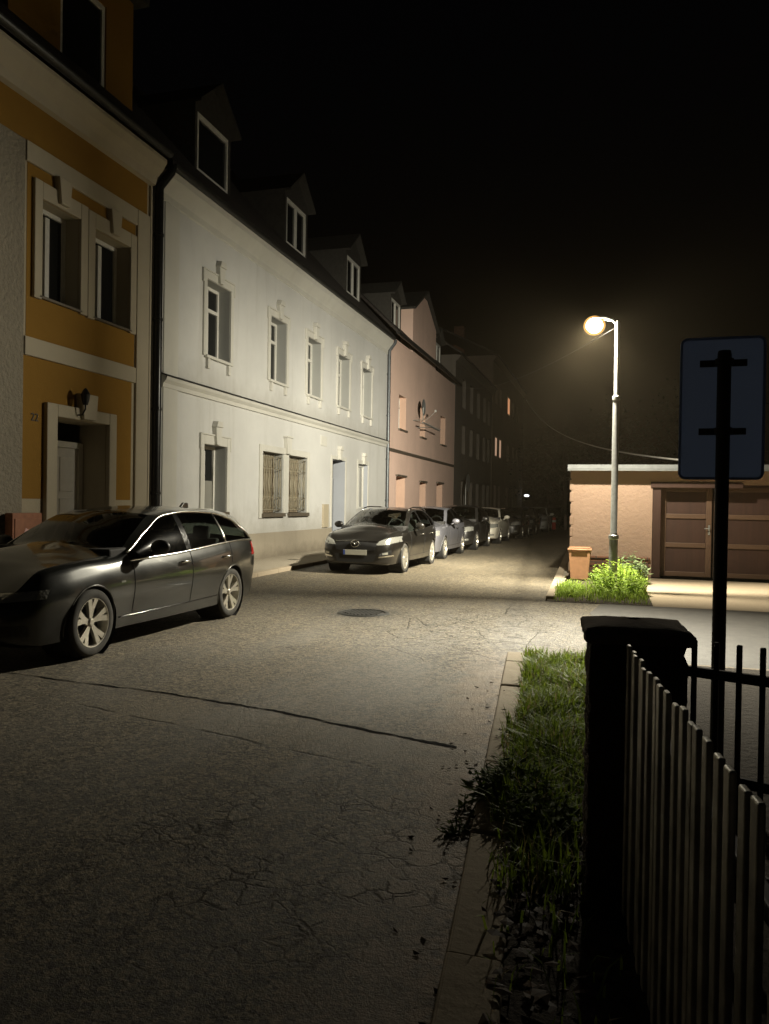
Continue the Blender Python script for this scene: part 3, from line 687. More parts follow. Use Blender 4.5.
st = MB(); st.prism([(9.30, 1.0), (9.34, .98), (9.46, 1.0), (9.45, 1.03), (9.38, 1.035), (9.33, 1.06)], 'x', XF + .213, XF + .216); st.build('sticker', M['label_pink'], mb_)

# --- salmon house
PA, PB, PE = 28.95, 42.4, 8.15
ph = thing('salmon_house', 'salmon pink two storey house with a gabled wall dormer, next past the white house', 'house', (XF, PA, 0))
pu = [(30.58, 31.75, 4.6, 6.0), (34.3, 35.3, 4.6, 6.0), (38.7, 39.9, 4.6, 6.05)]; pd = [(30.35, 31.75, .4, 2.62), (34.4, 35.6, 1.0, 2.5), (38.0, 39.4, .9, 2.56)]
w = MB(); wall_holes(w, XF, PA, PB, .02, PE, pu + pd); shell(w, XF, PA + .01, PB - .01, .02, PE, 9); w.build('wall', M['pink'], ph, fixn=False)
for h in pu:
    fr = sash(ph, XF - .28, h, transom=.3); reveal(fr, XF, h, .35, 'pink_reveal'); MB().box(XF - .2, XF + .09, h[0] - .06, h[1] + .06, h[2] - .07, h[2] + .004).build('sill', M['sillm'], fr, bevel=.01)
for h in pd[1:]:
    fr = sash(ph, XF - .44, h, mat='frame_brown', transom=0); reveal(fr, XF, h, .5, 'pink_reveal')
for h in pd: MB().box(XF, XF + .09, h[0] - .12, h[1] + .04, h[3] + .002, h[3] + .08).build('lintel', M['sillm'], ph, bevel=.01)
d = MB(); h = pd[0]; d.box(XF - .49, XF - .44, h[0] + .01, h[1] - .01, .41, 2.61); d.box(XF - .44, XF - .42, h[0] + .2, h[1] - .2, .6, 1.3); d.box(XF - .44, XF - .42, h[0] + .2, h[1] - .2, 1.5, 2.4); do = d.build('door', M['frame_brown'], ph, bevel=.01); reveal(do, XF, h, .5, 'pink_reveal')
MB().prism([(XF, 3.58), (XF + .05, 3.58), (XF + .07, 3.68), (XF, 3.72)], 'y', PA + .02, PB - .02).build('string_course', M['sillm'], ph)
MB().box(XF, XF + .05, PA + .02, PB - .02, .03, .62).build('plinth', M['pink'], ph, bevel=.01)
roof_slab(XF + .35, PE, XF - 4.4, PE + 4.6, XF - 9.1, PA, PB).build('roof', M['roof'], ph)
gt = MB(); gt.prism([(XF + .36 + .08 * math.cos(R(a)), PE + .04 + .08 * math.sin(R(a))) for a in range(180, 361, 20)] + [(XF + .43, PE + .04), (XF + .29, PE + .04)], 'y', PA + .02, PB - .02); gt.build('gutter', M['gutter'], ph)
x = XF - .15; b = MB(); y0, y1 = 33.3, 38.0; ym = (y0 + y1) / 2
h = (34.9, 36.4, 9.0, 10.3)
wall_holes(b, x, y0, y1, 8.2, 10.2, [h]) if False else wall_holes(b, x, y0, y1, 8.2, 10.2, [])
b.add([(x, y0, 10.2), (x, y1, 10.2), (x, ym + .3, 11.2), (x, ym - .3, 11.2)], [(0, 1, 2, 3)])
for yy in (y0, y1): b.quad((x, yy, 8.0), (x - 2.6, yy, 8.0), (x - 2.6, yy, 10.2), (x, yy, 10.2))
gd = b.build('gable_dormer', M['pink'], ph, fixn=False)
r = MB(); r.add([(x + .15, y0 - .15, 10.15), (x + .15, ym, 11.5), (x - 2.6, ym, 11.5), (x - 2.6, y0 - .15, 10.15), (x + .15, y0 - .15, 10.25), (x + .15, ym, 11.6), (x - 2.6, ym, 11.6), (x - 2.6, y0 - .15, 10.25)], [(0, 1, 2, 3), (4, 5, 6, 7), (0, 1, 5, 4), (0, 3, 7, 4)])
r.add([(x + .15, y1 + .15, 10.15), (x + .15, ym, 11.5), (x - 2.6, ym, 11.5), (x - 2.6, y1 + .15, 10.15), (x + .15, y1 + .15, 10.25), (x + .15, ym, 11.6), (x - 2.6, ym, 11.6), (x - 2.6, y1 + .15, 10.25)], [(0, 1, 2, 3), (4, 5, 6, 7), (0, 1, 5, 4), (0, 3, 7, 4)])
r.build('gable_roof', M['slate'], gd)
dormer(ph, 31.7, zb=8.75, zc=10.3, za=10.9); dormer(ph, 40.0, zb=8.75, zc=10.2, za=10.8)
sd_ = thing('satellite_dish', 'pale satellite dish on a bracket high on the salmon house front', 'satellite dish', (XF, 33.0, 5.7))
p = MB(); p.tube([(XF, 33.0, 5.2), (XF + .45, 33.0, 5.2), (XF + .45, 33.0, 5.75)], .025, 6); p.build('bracket', M['galv'], sd_)
p = MB(); rows = []
for i in range(6):
    rr = .36 * i / 5; rows.append([(XF + .42 + rr * rr * .45, 33.0 + rr * math.cos(2 * math.pi * k / 20), 5.75 + rr * math.sin(2 * math.pi * k / 20)) for k in range(21)])
p.grid(rows); p.build('dish', M['flash'], sd_, smooth=True)
p = MB(); p.tube([(XF + .55, 33.0, 5.15), (XF + 1.0, 33.0, 5.55)], .012, 6); p.box(XF + .97, XF + 1.06, 32.96, 33.04, 5.53, 5.63); p.build('arm', M['galv'], sd_)
aw = thing('wall_antenna', 'slim horizontal pale antenna bar on the salmon house wall under the dish', 'antenna', (XF, 33.8, 5.1))
p = MB(); p.tube([(XF, 33.8, 4.95), (XF + .7, 33.8, 4.95)], .02, 6); p.build('bracket', M['galv'], aw)
p = MB(); p.tube([(XF + .7, 31.9, 4.98), (XF + .7, 35.3, 4.93)], .03, 6); [p.tube([(XF + .55, 32.1 + .4 * i, 4.96), (XF + .85, 32.1 + .4 * i, 4.96)], .012, 4) for i in range(8)]; p.build('boom', M['flash'], aw)

# --- dark tenements
def tenement(name, label, y0, y1, x, ze, mat, cols, rows_, lit=(), roofh=3.4, roof_mat='roof', door=None):
    o = thing(name, label, 'building', (x, y0, 0)); holes = []
    for (ya, yb) in cols:
        for (za, zb) in rows_: holes.append((ya, yb, za, zb))
    if door: holes = [h for h in holes if not (h[2] < 2.5 and abs(h[0] - door[0]) < 1.3)] + [door]
    w = MB(); wall_holes(w, x, y0, y1, .02, ze, holes); shell(w, x, y0 + .01, y1 - .01, .02, ze, 10); w.build('wall', M[mat], o, fixn=False)
    for h in holes:
        if door and h is door: continue
        k = lit.get((h[0], h[2])) if lit else None
        reveal(sash(o, x + .05 if k else x - .2, h, mat='frame_brown', pane=k or 'pane', transom=0 if k else .3, fw=.05, mull=not k), x, h, .3, mat)
    if door:
        reveal(MB().box(x - .25, x - .2, door[0], door[1], door[2], door[3]).build('door', M['frame_brown'], o, bevel=.01), x, door, .3, mat)
    MB().prism([(x, ze - .35), (x + .1, ze - .33), (x + .3, ze - .05), (x, ze)], 'y', y0, y1).build('cornice', M[mat], o)
    roof_slab(x + .35, ze, x - 5, ze + roofh, x - 10.2, y0, y1).build('roof', M[roof_mat], o)
    MB().box(x, x + .05, y0 + .02, (door[0] if door else y1), .03, .9).build('plinth', M[mat], o)
    for yy in (y0 + (y1 - y0) * .3,):
        MB().box(x - 4.2, x - 3.4, yy, yy + .8, ze + roofh - 1.2, ze + roofh + 1.1).build('chimney', M['brick'], o, bevel=.02)
    return o
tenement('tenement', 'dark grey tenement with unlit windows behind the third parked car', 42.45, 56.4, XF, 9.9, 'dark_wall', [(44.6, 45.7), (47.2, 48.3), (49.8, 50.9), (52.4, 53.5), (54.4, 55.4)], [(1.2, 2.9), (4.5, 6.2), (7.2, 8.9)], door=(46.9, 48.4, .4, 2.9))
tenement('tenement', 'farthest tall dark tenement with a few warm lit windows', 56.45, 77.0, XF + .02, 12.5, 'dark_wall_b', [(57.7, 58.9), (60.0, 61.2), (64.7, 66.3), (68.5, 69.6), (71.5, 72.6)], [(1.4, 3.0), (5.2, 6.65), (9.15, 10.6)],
         lit={(57.7, 5.2): 'pale_window', (60.0, 5.2): 'pale_window', (64.7, 9.15): 'warm_window'}, roofh=2.6)
fl = thing('wall_lamp', 'tiny lit white lamp on the far corner of the last tenement', 'wall lamp', (XF, 76.5, 2.4))
p = MB(); p.tube([(XF + .02, 76.4, 2.35), (XF + .4, 76.4, 2.5)], .03, 6); p.build('bracket', M['lantern'], fl)
p = MB(); p.sphere((XF + .55, 76.4, 2.5), .2, 10, 6, (1.3, 1, .6)); p.build('head', M['far_lamp'], fl, smooth=True)

# wooden side gate between salmon and grey houses is part of the pavement edge
gp = thing('dish_post', 'thin pale post with a round dish beside the grey tenement front', 'post', (XF + .5, 43.2, 0))
p = MB(); p.tube([(XF + .5, 43.4, .075), (XF + .5, 43.4, 2.7)], .035, 8); p.build('pole', M['galv'], gp)
p = MB(); p.lathe([(0, XF + .56), (.5, XF + .62), (.52, XF + .65), (0, XF + .6)], (0, 43.4, 2.75), 'x', 16); p.build('dish', M['flash'], gp, smooth=40)

# ------------------------------------------------------------------ cars
def wheel_meshes(rad, rim_r, width, spokes, style):
    """wheel lying with axis x, outer face at +x=0"""
    ty = MB(); w = width
    ty.lathe([(rim_r - .005, -.012), (rim_r + .008, -.002), (rad - .03, .0), (rad - .008, -.02), (rad, -.05), (rad, -w + .05), (rad - .008, -w + .02), (rad - .03, -w), (rim_r, -w)], (0, 0, 0), 'x', 40)
    rm = MB(); rm.lathe([(rim_r - .012, -.03), (rim_r - .006, -.006), (rim_r + .001, -.004), (rim_r + .001, -.02), (rim_r - .02, -.06), (rim_r - .025, -w + .01)], (0, 0, 0), 'x', 40)
    rm.lathe([(0, -.018), (.03, -.02), (.042, -.03), (.052, -.055), (.05, -.08)], (0, 0, 0), 'x', 20)
    def spoke(a, w0, w1, skew=0):
        pts = []
        for (rr, ww, xf) in ((.03, w0, -.035), (rim_r * .5, (w0 + w1) / 2, -.028), (rim_r - .008, w1, -.012)):
            ca, sa = math.cos(a + skew * (rr / rim_r)), math.sin(a + skew * (rr / rim_r))
            for sg in (-1, 1):
                for dx in (0, -.035): pts.append((xf + dx + (-.006 if 0 else 0), rr * ca - sg * ww * sa, rr * sa + sg * ww * ca))
        fs = []
        for i in range(2):
            o = i * 4; fs += [(o, o + 4, o + 6, o + 2), (o + 1, o + 3, o + 7, o + 5), (o, o + 1, o + 5, o + 4), (o + 2, o + 6, o + 7, o + 3)]
        rm.add(pts, fs)
    for k in range(spokes):
        a = 2 * math.pi * k / spokes + .3
        if style == 'twin':
            spoke(a, .016, .029, .21); spoke(a, .016, .029, -.21)
        else: spoke(a, .022, .034)
    bk = MB(); bk.lathe([(0, -.10), (rim_r - .05, -.10), (rim_r - .02, -.12)], (0, 0, 0), 'x', 24)
    return ty, rm, bk

def make_car(name, label, cx, y0, P):
    L = P['L']; fz, frail, fri, fb = pchip(P['zt']), pchip(P['zrail']), pchip(P['zri']), pchip(P['zbelt'])
    fw, fwr, fwi = pchip(P['w']), pchip(P['wrail']), pchip(P['wri'])
    zb0 = P.get('zb', .2)
    fzb = pchip([(0, zb0 + .04), (.25, zb0 - .01), (.6, zb0), (L - .7, zb0), (L - .2, zb0 + .03), (L, zb0 + .12)])
    root = thing(name, label, 'car', (cx, y0, 0), 'cars parked along the left kerb')
    paintm = M[P['paint']]
    cow, hdr = P['cowl'], P['header']; rg0, rg1 = P['rear_glass']; A0, D1 = P['side']; pil = P['pillars']; d0, d1, d2 = P['doors']
    keys = {0, L, cow, hdr, rg0, rg1, A0, D1, d0, d1, d2, *[v for p in pil for v in p]}
    st = [0, .012, .03, .06, .1, .15]; v = .15
    while v < L - .2: v += .045; st.append(v)
    st += [L - .15, L - .1, L - .06, L - .03, L - .012, L]
    st = [v for v in st if all(abs(v - k) > .02 or v in keys for k in keys)] + list(keys)
    st = sorted(set(round(v, 4) for v in st))
    NS, NG, NR = 12, 6, 7
    ring_n = 3 + NS + NG + 1 + NR
    B = 2 + NS; RI = B + NG; RIN = RI + 1; TOP = RIN + NR
    verts = []; nv = TOP + 1
    bowk = P.get('bow', .14)
    for s in st:
        bar_ = .052 * min(1.0, ((s - L * .63) / 1.45) ** 2) - .017
        w, zb, zbel, zr, zi, zt = fw(s) - bar_, fzb(s), fb(s), frail(s), fri(s), fz(s); wr, wi = fwr(s) - bar_, fwi(s) - bar_
        ring = [(0, zb), (w * .78, zb), (w * .93, zb + .03)]
        yb = w * .942
        for i in range(1, NS + 1):
            u = i / NS
            z = zb + .03 + (zbel - zb - .03) * u
            prof = .93 + .07 * math.sin(min(1, u / .62) * math.pi / 2) if u < .62 else 1.0 - .058 * ((u - .62) / .38) ** 2.2
            # crease below the belt
            prof += .008 * math.exp(-((u - .80) / .035) ** 2) - .010 * math.exp(-((u - .30) / .16) ** 2)
            ring.append((w * prof, z))
        for i in range(1, NG + 1):
            u = i / NG
            ring.append((yb + (wr - yb) * u + .02 * math.sin(math.pi * u) * min(1, (zr - zbel) / .3), zbel + (zr - zbel) * u))
        ring.append((wi, zi))
        for i in range(1, NR + 1):
            u = i / NR
            ring.append((wi * (1 - u), zi + (zt - zi) * math.sin(u * math.pi / 2)))
        k = max(0, min(1, (s - .5) / .6)) * max(0, min(1, (hdr + .5 - s) / .5))
        k2 = max(0, min(1, (.5 - s) / .4))
        for j, (yy, zz) in enumerate(ring):
            ds = 0
            if j >= RI: ds = -bowk * k * (1 - (yy / max(wr, .01)) ** 2)
            verts.append([yy, s + ds, zz])
    faces = []; n = len(st)
    for i in range(n - 1):
        for j in range(nv - 1): faces.append((i, j, (i * nv + j, (i + 1) * nv + j, (i + 1) * nv + j + 1, i * nv + j + 1)))
    # wheel arches
    removed = set(); RA = P['arch']
    wheels = [P['fw'], P['rw']]; wz = P['wr']
    for fi, (i, j, q) in enumerate(faces):
        if j < 1 or j >= B: continue
        cy = sum(verts[k][1] for k in q) / 4; cz = sum(verts[k][2] for k in q) / 4
        for ws in wheels:
            if math.hypot(cy - ws, cz - wz) < RA: removed.add(fi)
    vr, vk = set(), set()
    for fi, (i, j, q) in enumerate(faces): (vr if fi in removed else vk).update(q)
    for k in vr & vk:
        yv, sv, zv = verts[k]
        if zv < .13 + zb0 and yv < fw(sv) * .9: continue
        ws = min(wheels, key=lambda a: abs(a - sv)); d = math.hypot(sv - ws, zv - wz)
        if d > 1e-4 and zv > zb0 + .01: verts[k][1] = ws + (sv - ws) * RA / d; verts[k][2] = wz + (zv - wz) * RA / d
    parts = {}
    for fi, (i, j, q) in enumerate(faces):
        if fi in removed: continue
        s = (st[i] + st[i + 1]) / 2; hgt = frail(s) - fb(s)
        name_ = 'body'
        if B <= j < RI and A0 < s < D1 and hgt > .02:
            name_ = 'pillar' if any(a < s < b for a, b in pil) else 'side_glass'
        elif j >= RIN and cow < s < hdr: name_ = 'windscreen'
        elif j >= RIN and rg0 < s < rg1: name_ = 'rear_window'
        elif j >= RIN and .10 < s < cow: name_ = 'bonnet'
        elif 4 <= j < B and d0 < s < d1: name_ = 'front_door'
        elif 4 <= j < B and d1 < s < d2: name_ = 'rear_door'
        parts.setdefault(name_, []).append(q)
    # BVH of the right half for fittings
    bv = BVHTree.FromPolygons([Vector(v) for v in verts] , [q for (_, _, q) in faces])
    def half(fs, sides=(1, -1)):
        m = MB()
        for sg in sides:
            used = {}; out = []
            for q in fs:
                out.append(tuple(used.setdefault(k, len(used)) for k in (q if sg > 0 else q[::-1])))
            m.add([(sg * verts[k][0], verts[k][1], verts[k][2]) for k in used], out)
        return m
    body = half(parts['body'])
    for idx, s_ in ((0, -.012), (n - 1, .012)):        # closed nose and tail
        base = [verts[idx * nv + j] for j in range(nv)]; zc = (base[0][2] + base[-1][2]) / 2
        for sg in (1, -1):
            rows = [[(sg * p[0] * k, p[1] + s_ * a, zc + (p[2] - zc) * k) for p in base] for k, a in ((1, 0), (.9, .9), (.6, 1.3), (.02, 1.5))]
            body.grid(rows)
    body.build('body', paintm, root, smooth=50, local=True)
    if 'bonnet' in parts: half(parts['bonnet']).build('bonnet', paintm, root, smooth=True, local=True)
    for dn in ('front_door', 'rear_door'):
        if dn not in parts: continue
        for sg in (1, -1):
            dob = half(parts[dn], (sg,)).build('door', paintm, root, smooth=True, local=True)
            hs = (d1 - .17) if dn == 'front_door' else (d2 - .16); hz = P.get('handle_z', .80)
            hit = bv.ray_cast(Vector((2, hs, hz)), Vector((-1, 0, 0)))
            if hit[0]:
                hx = hit[0].x; h = MB(); h.tube([(sg * (hx + .004), hs - .09, hz), (sg * (hx + .034), hs - .07, hz + .004), (sg * (hx + .038), hs, hz + .006), (sg * (hx + .034), hs + .07, hz + .004), (sg * (hx + .004), hs + .09, hz)], .013, 8)
                h.build('handle', M[P.get('handle', 'chrome')], dob, smooth=True, local=True)
    half(parts['windscreen']).build('windscreen', M['glass'], root, smooth=True, local=True)
    if 'rear_window' in parts: half(parts['rear_window']).build('rear_window', M['glass_dark'], root, smooth=True, local=True)
    bounds = [A0] + [v for p in pil for v in p] + [D1]
    for a, b in zip(bounds[0::2], bounds[1::2]):
        fs = [q for (i, j, q) in faces if B <= j < RI and a < (st[i] + st[i + 1]) / 2 < b and frail((st[i] + st[i + 1]) / 2) - fb((st[i] + st[i + 1]) / 2) > .02]
        if fs:
            for sg in (1, -1): half(fs, (sg,)).build('side_window', M['glass'], root, smooth=True, local=True)
    if 'pillar' in parts:
        for a, b in pil:
            fs = [q for (i, j, q) in faces if B <= j < RI and a < (st[i] + st[i + 1]) / 2 < b]
            for sg in (1, -1): half(fs, (sg,)).build('pillar', M[P.get('pillar_mat', 'blackgloss')], root, smooth=True, local=True)
    # seams
    for sg in (1, -1):
        seam = MB()
        for sd_ in (d0, d1, d2):
            i = min(range(n), key=lambda k: abs(st[k] - sd_))
            pts = [verts[i * nv + j] for j in range(4, B + 1)]
            pts = [p for p in pts if math.hypot(p[1] - P['rw'], p[2] - wz) > RA + .02]
            seam.tube([(sg * (p[0] + .0005), p[1], p[2]) for p in pts], .0045, 5)
        pts = [verts[i * nv + 4] for i in range(n) if d0 <= st[i] <= d2 and math.hypot(verts[i * nv + 4][1] - P['rw'], verts[i * nv + 4][2] - wz) > RA + .02]
        if len(pts) > 2: seam.tube([(sg * (p[0] + .0005), p[1], p[2]) for p in pts], .0045, 5)
        pts = [verts[i * nv + RIN] for i in range(n) if .10 <= st[i] <= cow]
        seam.tube([(sg * p[0], p[1], p[2] + .0005) for p in pts], .004, 5)
        seam.build('panel_gap', M['well'], root, local=True)
    # window trim
    for sg in (1, -1):
        trim = MB()
        idx = [i for i in range(n) if A0 <= st[i] <= D1]
        loop = [verts[i * nv + B] for i in idx]
        top = [verts[i * nv + RI] for i in idx]
        trim.tube([(sg * (p[0] + .004), p[1], p[2]) for p in loop], P.get('trim_r', .009), 6)
        trim.tube([(sg * (p[0] + .004), p[1], p[2]) for p in top], P.get('trim_r', .009), 6)
        if P.get('quarter_trim'):
            i = min(range(n), key=lambda k: abs(st[k] - P['quarter_trim']))
            trim.tube([(sg * (verts[i * nv + j][0] + .004), verts[i * nv + j][1], verts[i * nv + j][2]) for j in range(B, RI + 1)], P.get('trim_r', .009), 6)
        trim.build('window_trim', M[P.get('trim', 'chrome')], root, smooth=True, local=True)
    if P.get('rails'):
        for sg in (1, -1):
            r_ = MB()
            pts = [verts[i * nv + RIN] for i in range(n) if hdr + .1 <= st[i] <= rg0 - .15]
            pts = [(sg * (p[0] + .01), p[1], p[2] + .045) for p in pts]
            pts = [(pts[0][0], pts[0][1] - .08, pts[0][2] - .05)] + pts + [(pts[-1][0], pts[-1][1] + .08, pts[-1][2] - .05)]
            r_.tube(pts, .014, 8)
            r_.build('roof_rail', M['blackgloss'] if P['rails'] == 'black' else M['chrome'], root, smooth=True, local=True)
    # sill strip
    if P.get('sill_strip'):
        for sg in (1, -1):
            ss = MB()
            pts = [verts[i * nv + 4] for i in range(n) if P['fw'] + RA + .06 < st[i] < P['rw'] - RA - .04]
            ss.tube([(sg * (p[0] + .003), p[1], p[2]) for p in pts], .007, 6)
            ss.build('sill_strip', M['blackgloss'], root, smooth=True, local=True)
    # arch lips and wells
    for sg in (1, -1):
        for ws in wheels:
            lip = MB(); well = MB()
            pts = []
            for k in range(-8, 41):
                a = math.pi * k / 32
                s_, z_ = ws + RA * math.cos(a), wz + RA * math.sin(a)
                if z_ < zb0 + .03: continue
                hit = bv.ray_cast(Vector((2, s_ , z_)), Vector((-1, 0, 0)))
                xx = hit[0].x if hit[0] else fw(s_)
                pts.append((sg * (xx - .004), s_, z_))
            lip.tube(pts, .011, 6)
            prof = [(RA + .004, sg * (fw(ws) * .955)), (RA + .004, sg * .52), (0, sg * .50)]
            well.lathe(prof, (0, ws, wz), 'x', 28)
            lip.build('arch_lip', paintm, well.build('wheel_well', M['well'], root, local=True, fixn=False), smooth=True, local=True)
    # interior
    it = MB(); wI = .66
    MB().box(-.72, .72, cow + .05, L - .35, .30, .34).build('cabin_floor', M['cabin'], root, local=True)
    it.prism([(cow - .12, .45), (cow - .12, fz(cow) - .06), (cow + .22, fz(cow) - .05), (cow + .40, fz(cow) - .17), (cow + .40, .45)], 'x', -.74, .74)
    it.build('dashboard', M['cabin'], root, local=True, bevel=.02)
    sh = fz(hdr + .6)
    def seat_at(xc, ss, hw=.25):
        q = MB().prism([(ss - .45, .38), (ss - .45, .55), (ss - .02, .52), (ss + .16, sh - .30), (ss + .26, sh - .30), (ss + .14, .42)], 'x', xc - hw, xc + hw).build('seat', M['cabin'], root, local=True, bevel=.03)
        MB().prism([(ss + .15, sh - .29), (ss + .17, sh - .09), (ss + .26, sh - .08), (ss + .26, sh - .29)], 'x', xc - hw * .55, xc + hw * .55).build('headrest', M['cabin'], q, local=True, bevel=.03)
    seat_at(-.37, hdr + .38); seat_at(.37, hdr + .38)
    rs = hdr + 1.25
    q = MB().prism([(rs - .45, .42), (rs - .45, .6), (rs, .56), (rs + .2, sh - .42), (rs + .3, sh - .42), (rs + .15, .45)], 'x', -.62, .62).build('rear_bench', M['cabin'], root, local=True, bevel=.03)
    for xc in (-.38, 0, .38): MB().prism([(rs + .18, sh - .43), (rs + .2, sh - .26), (rs + .27, sh - .26), (rs + .27, sh - .43)], 'x', xc - .12, xc + .12).build('headrest', M['cabin'], q, local=True, bevel=.03)
    sw = MB(); sc = (.37, cow + .52, fz(cow) - .08)
    sw.tube([(sc[0] + .185 * math.cos(2 * math.pi * k / 24), sc[1] + .07 * math.sin(2 * math.pi * k / 24), sc[2] + .17 * math.sin(2 * math.pi * k / 24)) for k in range(25)], .015, 6, cap=False)
    sw.tube([(sc[0] - .17, sc[1], sc[2]), (sc[0] + .17, sc[1], sc[2])], .02, 6); sw.tube([(sc[0], sc[1] - .2, sc[2] - .1), (sc[0], sc[1], sc[2])], .03, 6)
    sw.build('steering_wheel', M['cabin'], root, local=True, smooth=True)
    rmir = MB(); rmir.box(-.11, .11, cow + .50, cow + .53, fz(hdr) - .13, fz(hdr) - .07); rmir.build('rear_view_mirror', M['black'], root, local=True, bevel=.01)
    # side mirrors
    for sg in (1, -1):
        ms = A0 + .28; mz = fb(ms) + .07; mx = fw(ms) * .965
        mr = MB(); mr.sphere((sg * (mx + .13), ms, mz + .05), .1, 14, 8, (1.15, .62, .78))
        mr.tube([(sg * (mx - .02), ms + .03, mz - .04), (sg * (mx + .07), ms + .01, mz)], .025, 8)
        mo = mr.build('mirror', paintm if P.get('mirror_paint', True) else M['black'], root, local=True, smooth=True)
        mg = MB(); mg.lathe([(0, ms + .052), (.07, ms + .054)], (sg * (mx + .13), 0, mz + .05), 'y', 14); mg.build('mirror_glass', M['blackgloss'], mo, local=True)
    # wheels
    ty, rm, bk = wheel_meshes(P['wr'], P['rim_r'], .215, P.get('spokes', 5), P.get('style', 'twin'))
    base = None
    for sg in (1, -1):
        for ws in wheels:
            def pose(m):
                q = MB(); q.add([(sg * (v[0] + fw(ws) - P.get('inset', .035)), v[1] + ws, v[2] + wz) for v in m.v], m.f); return q
            wo = pose(rm).build('wheel', M['rim'], root, smooth=35, local=True)
            pose(ty).build('tyre', M['tyre'], wo, smooth=50, local=True); pose(bk).build('brake_disc', M['rim_dark'], wo, smooth=True, local=True)
    # projected fittings. side 'f': points (x,z) thrown along +s; side 's': points (s,z) thrown inwards
    cap = [Vector(verts[j]) + Vector((0, -.016, 0)) for j in range(nv)]; ncap = 2 * len(verts)
    full = BVHTree.FromPolygons([Vector(v) for v in verts] + [Vector((-v[0], v[1], v[2])) for v in verts] + cap + [Vector((-v.x, v.y, v.z)) for v in cap], [(ncap + j, ncap + j + 1, ncap + nv + j + 1, ncap + nv + j) for j in range(nv - 1)] + [q for (_, _, q) in faces] + [tuple(k + len(verts) for k in q) for (_, _, q) in faces])
    def patch(side, corners, off=.006, nu=14, nv_=6, sag=(0, 0), sg=1):
        a, b, c, d = corners; rows = []
        for j in range(nv_ + 1):
            v = j / nv_; row = []
            for i in range(nu + 1):
                u = i / nu
                lo_ = (a[0] + (b[0] - a[0]) * u, a[1] + (b[1] - a[1]) * u + sag[0] * math.sin(math.pi * u)); hi = (d[0] + (c[0] - d[0]) * u, d[1] + (c[1] - d[1]) * u + sag[1] * math.sin(math.pi * u))
                p, q = lo_[0] + (hi[0] - lo_[0]) * v, lo_[1] + (hi[1] - lo_[1]) * v
                if side == 'f':
                    hit = full.ray_cast(Vector((p, -1.5, q)), Vector((0, 1, 0)), 3.2)
                    pt = (hit[0] + hit[1] * (off if hit[1].y < 0 else -off)) if hit[0] else Vector((p, .02, q))
                    if hit[0] is None or hit[0].y > .9: pt = row[-1].copy() if row else Vector((p, .02, q))
                else:
                    hit = bv.ray_cast(Vector((2.5, p, q)), Vector((-1, 0, 0)))
                    pt = (hit[0] + Vector((off, 0, 0))) if hit[0] else Vector((fw(p), p, q))
                row.append(pt)
            rows.append(row)
        m = MB(); m.grid([[(sg * q.x, q.y, q.z) for q in r_] for r_ in rows]); return m
    for part in P['front']:
        nm, cs, mt = part[0], part[1], part[2]; kw = part[3] if len(part) > 3 else {}
        both = kw.pop('both', True) if 'both' in kw else True
        for sg in ((1, -1) if both else (1,)):
            m = patch('f', cs, sg=sg, **kw); m.build(nm, M[mt], root, smooth=True, local=True)
        if not both and False: pass
    for part in P.get('sidep', ()):
        for sg in (1, -1): patch('s', part[1], sg=sg, **(part[3] if len(part) > 3 else {})).build(part[0], M[part[2]], root, smooth=True, local=True)
    # plate
    pz = P.get('plate_z', .42); hit = full.ray_cast(Vector((0, -1.5, pz)), Vector((0, 1, 0))); py = (hit[0].y if hit[0] else 0) - P.get('plate_gap', .03)
    pl = MB().box(-.26, .26, py - .006, py, pz - .055, pz + .055).build('number_plate', M['plate'], root, local=True, bevel=.003)
    MB().box(-.258, -.215, py - .008, py - .0062, pz - .05, pz + .05).build('plate_band', M['plate_blue'], pl, local=True)
    if P.get('plate_text'):
        o = text_mesh(P['plate_text'], .105, 'plate_text', M['plate_ink'], (0.02, py - .0065, pz), Matrix(((1, 0, 0), (0, 0, -1), (0, 1, 0))), None, .001); o.parent = pl
    if P.get('emblem'):
        ez = P['emblem']; hit = full.ray_cast(Vector((0, -1.5, ez)), Vector((0, 1, 0))); ey = (hit[0].y if hit[0] else 0) - .028
        e = MB(); e.tube([(.088 * math.cos(2 * math.pi * k / 28), ey, ez + .068 * math.sin(2 * math.pi * k / 28)) for k in range(29)], .010, 8, cap=False)
        for sg in (1, -1):
            e.tube([(sg * .082, ey, ez + .022), (sg * .055, ey - .006, ez + .032), (sg * .028, ey - .008, ez + .012), (0, ey - .009, ez - .022)], [.006, .010, .011, .012], 8)
        e.build('emblem', M['chrome'], root, smooth=True, local=True)
    return root, dict(verts=verts, full=full, bv=bv)

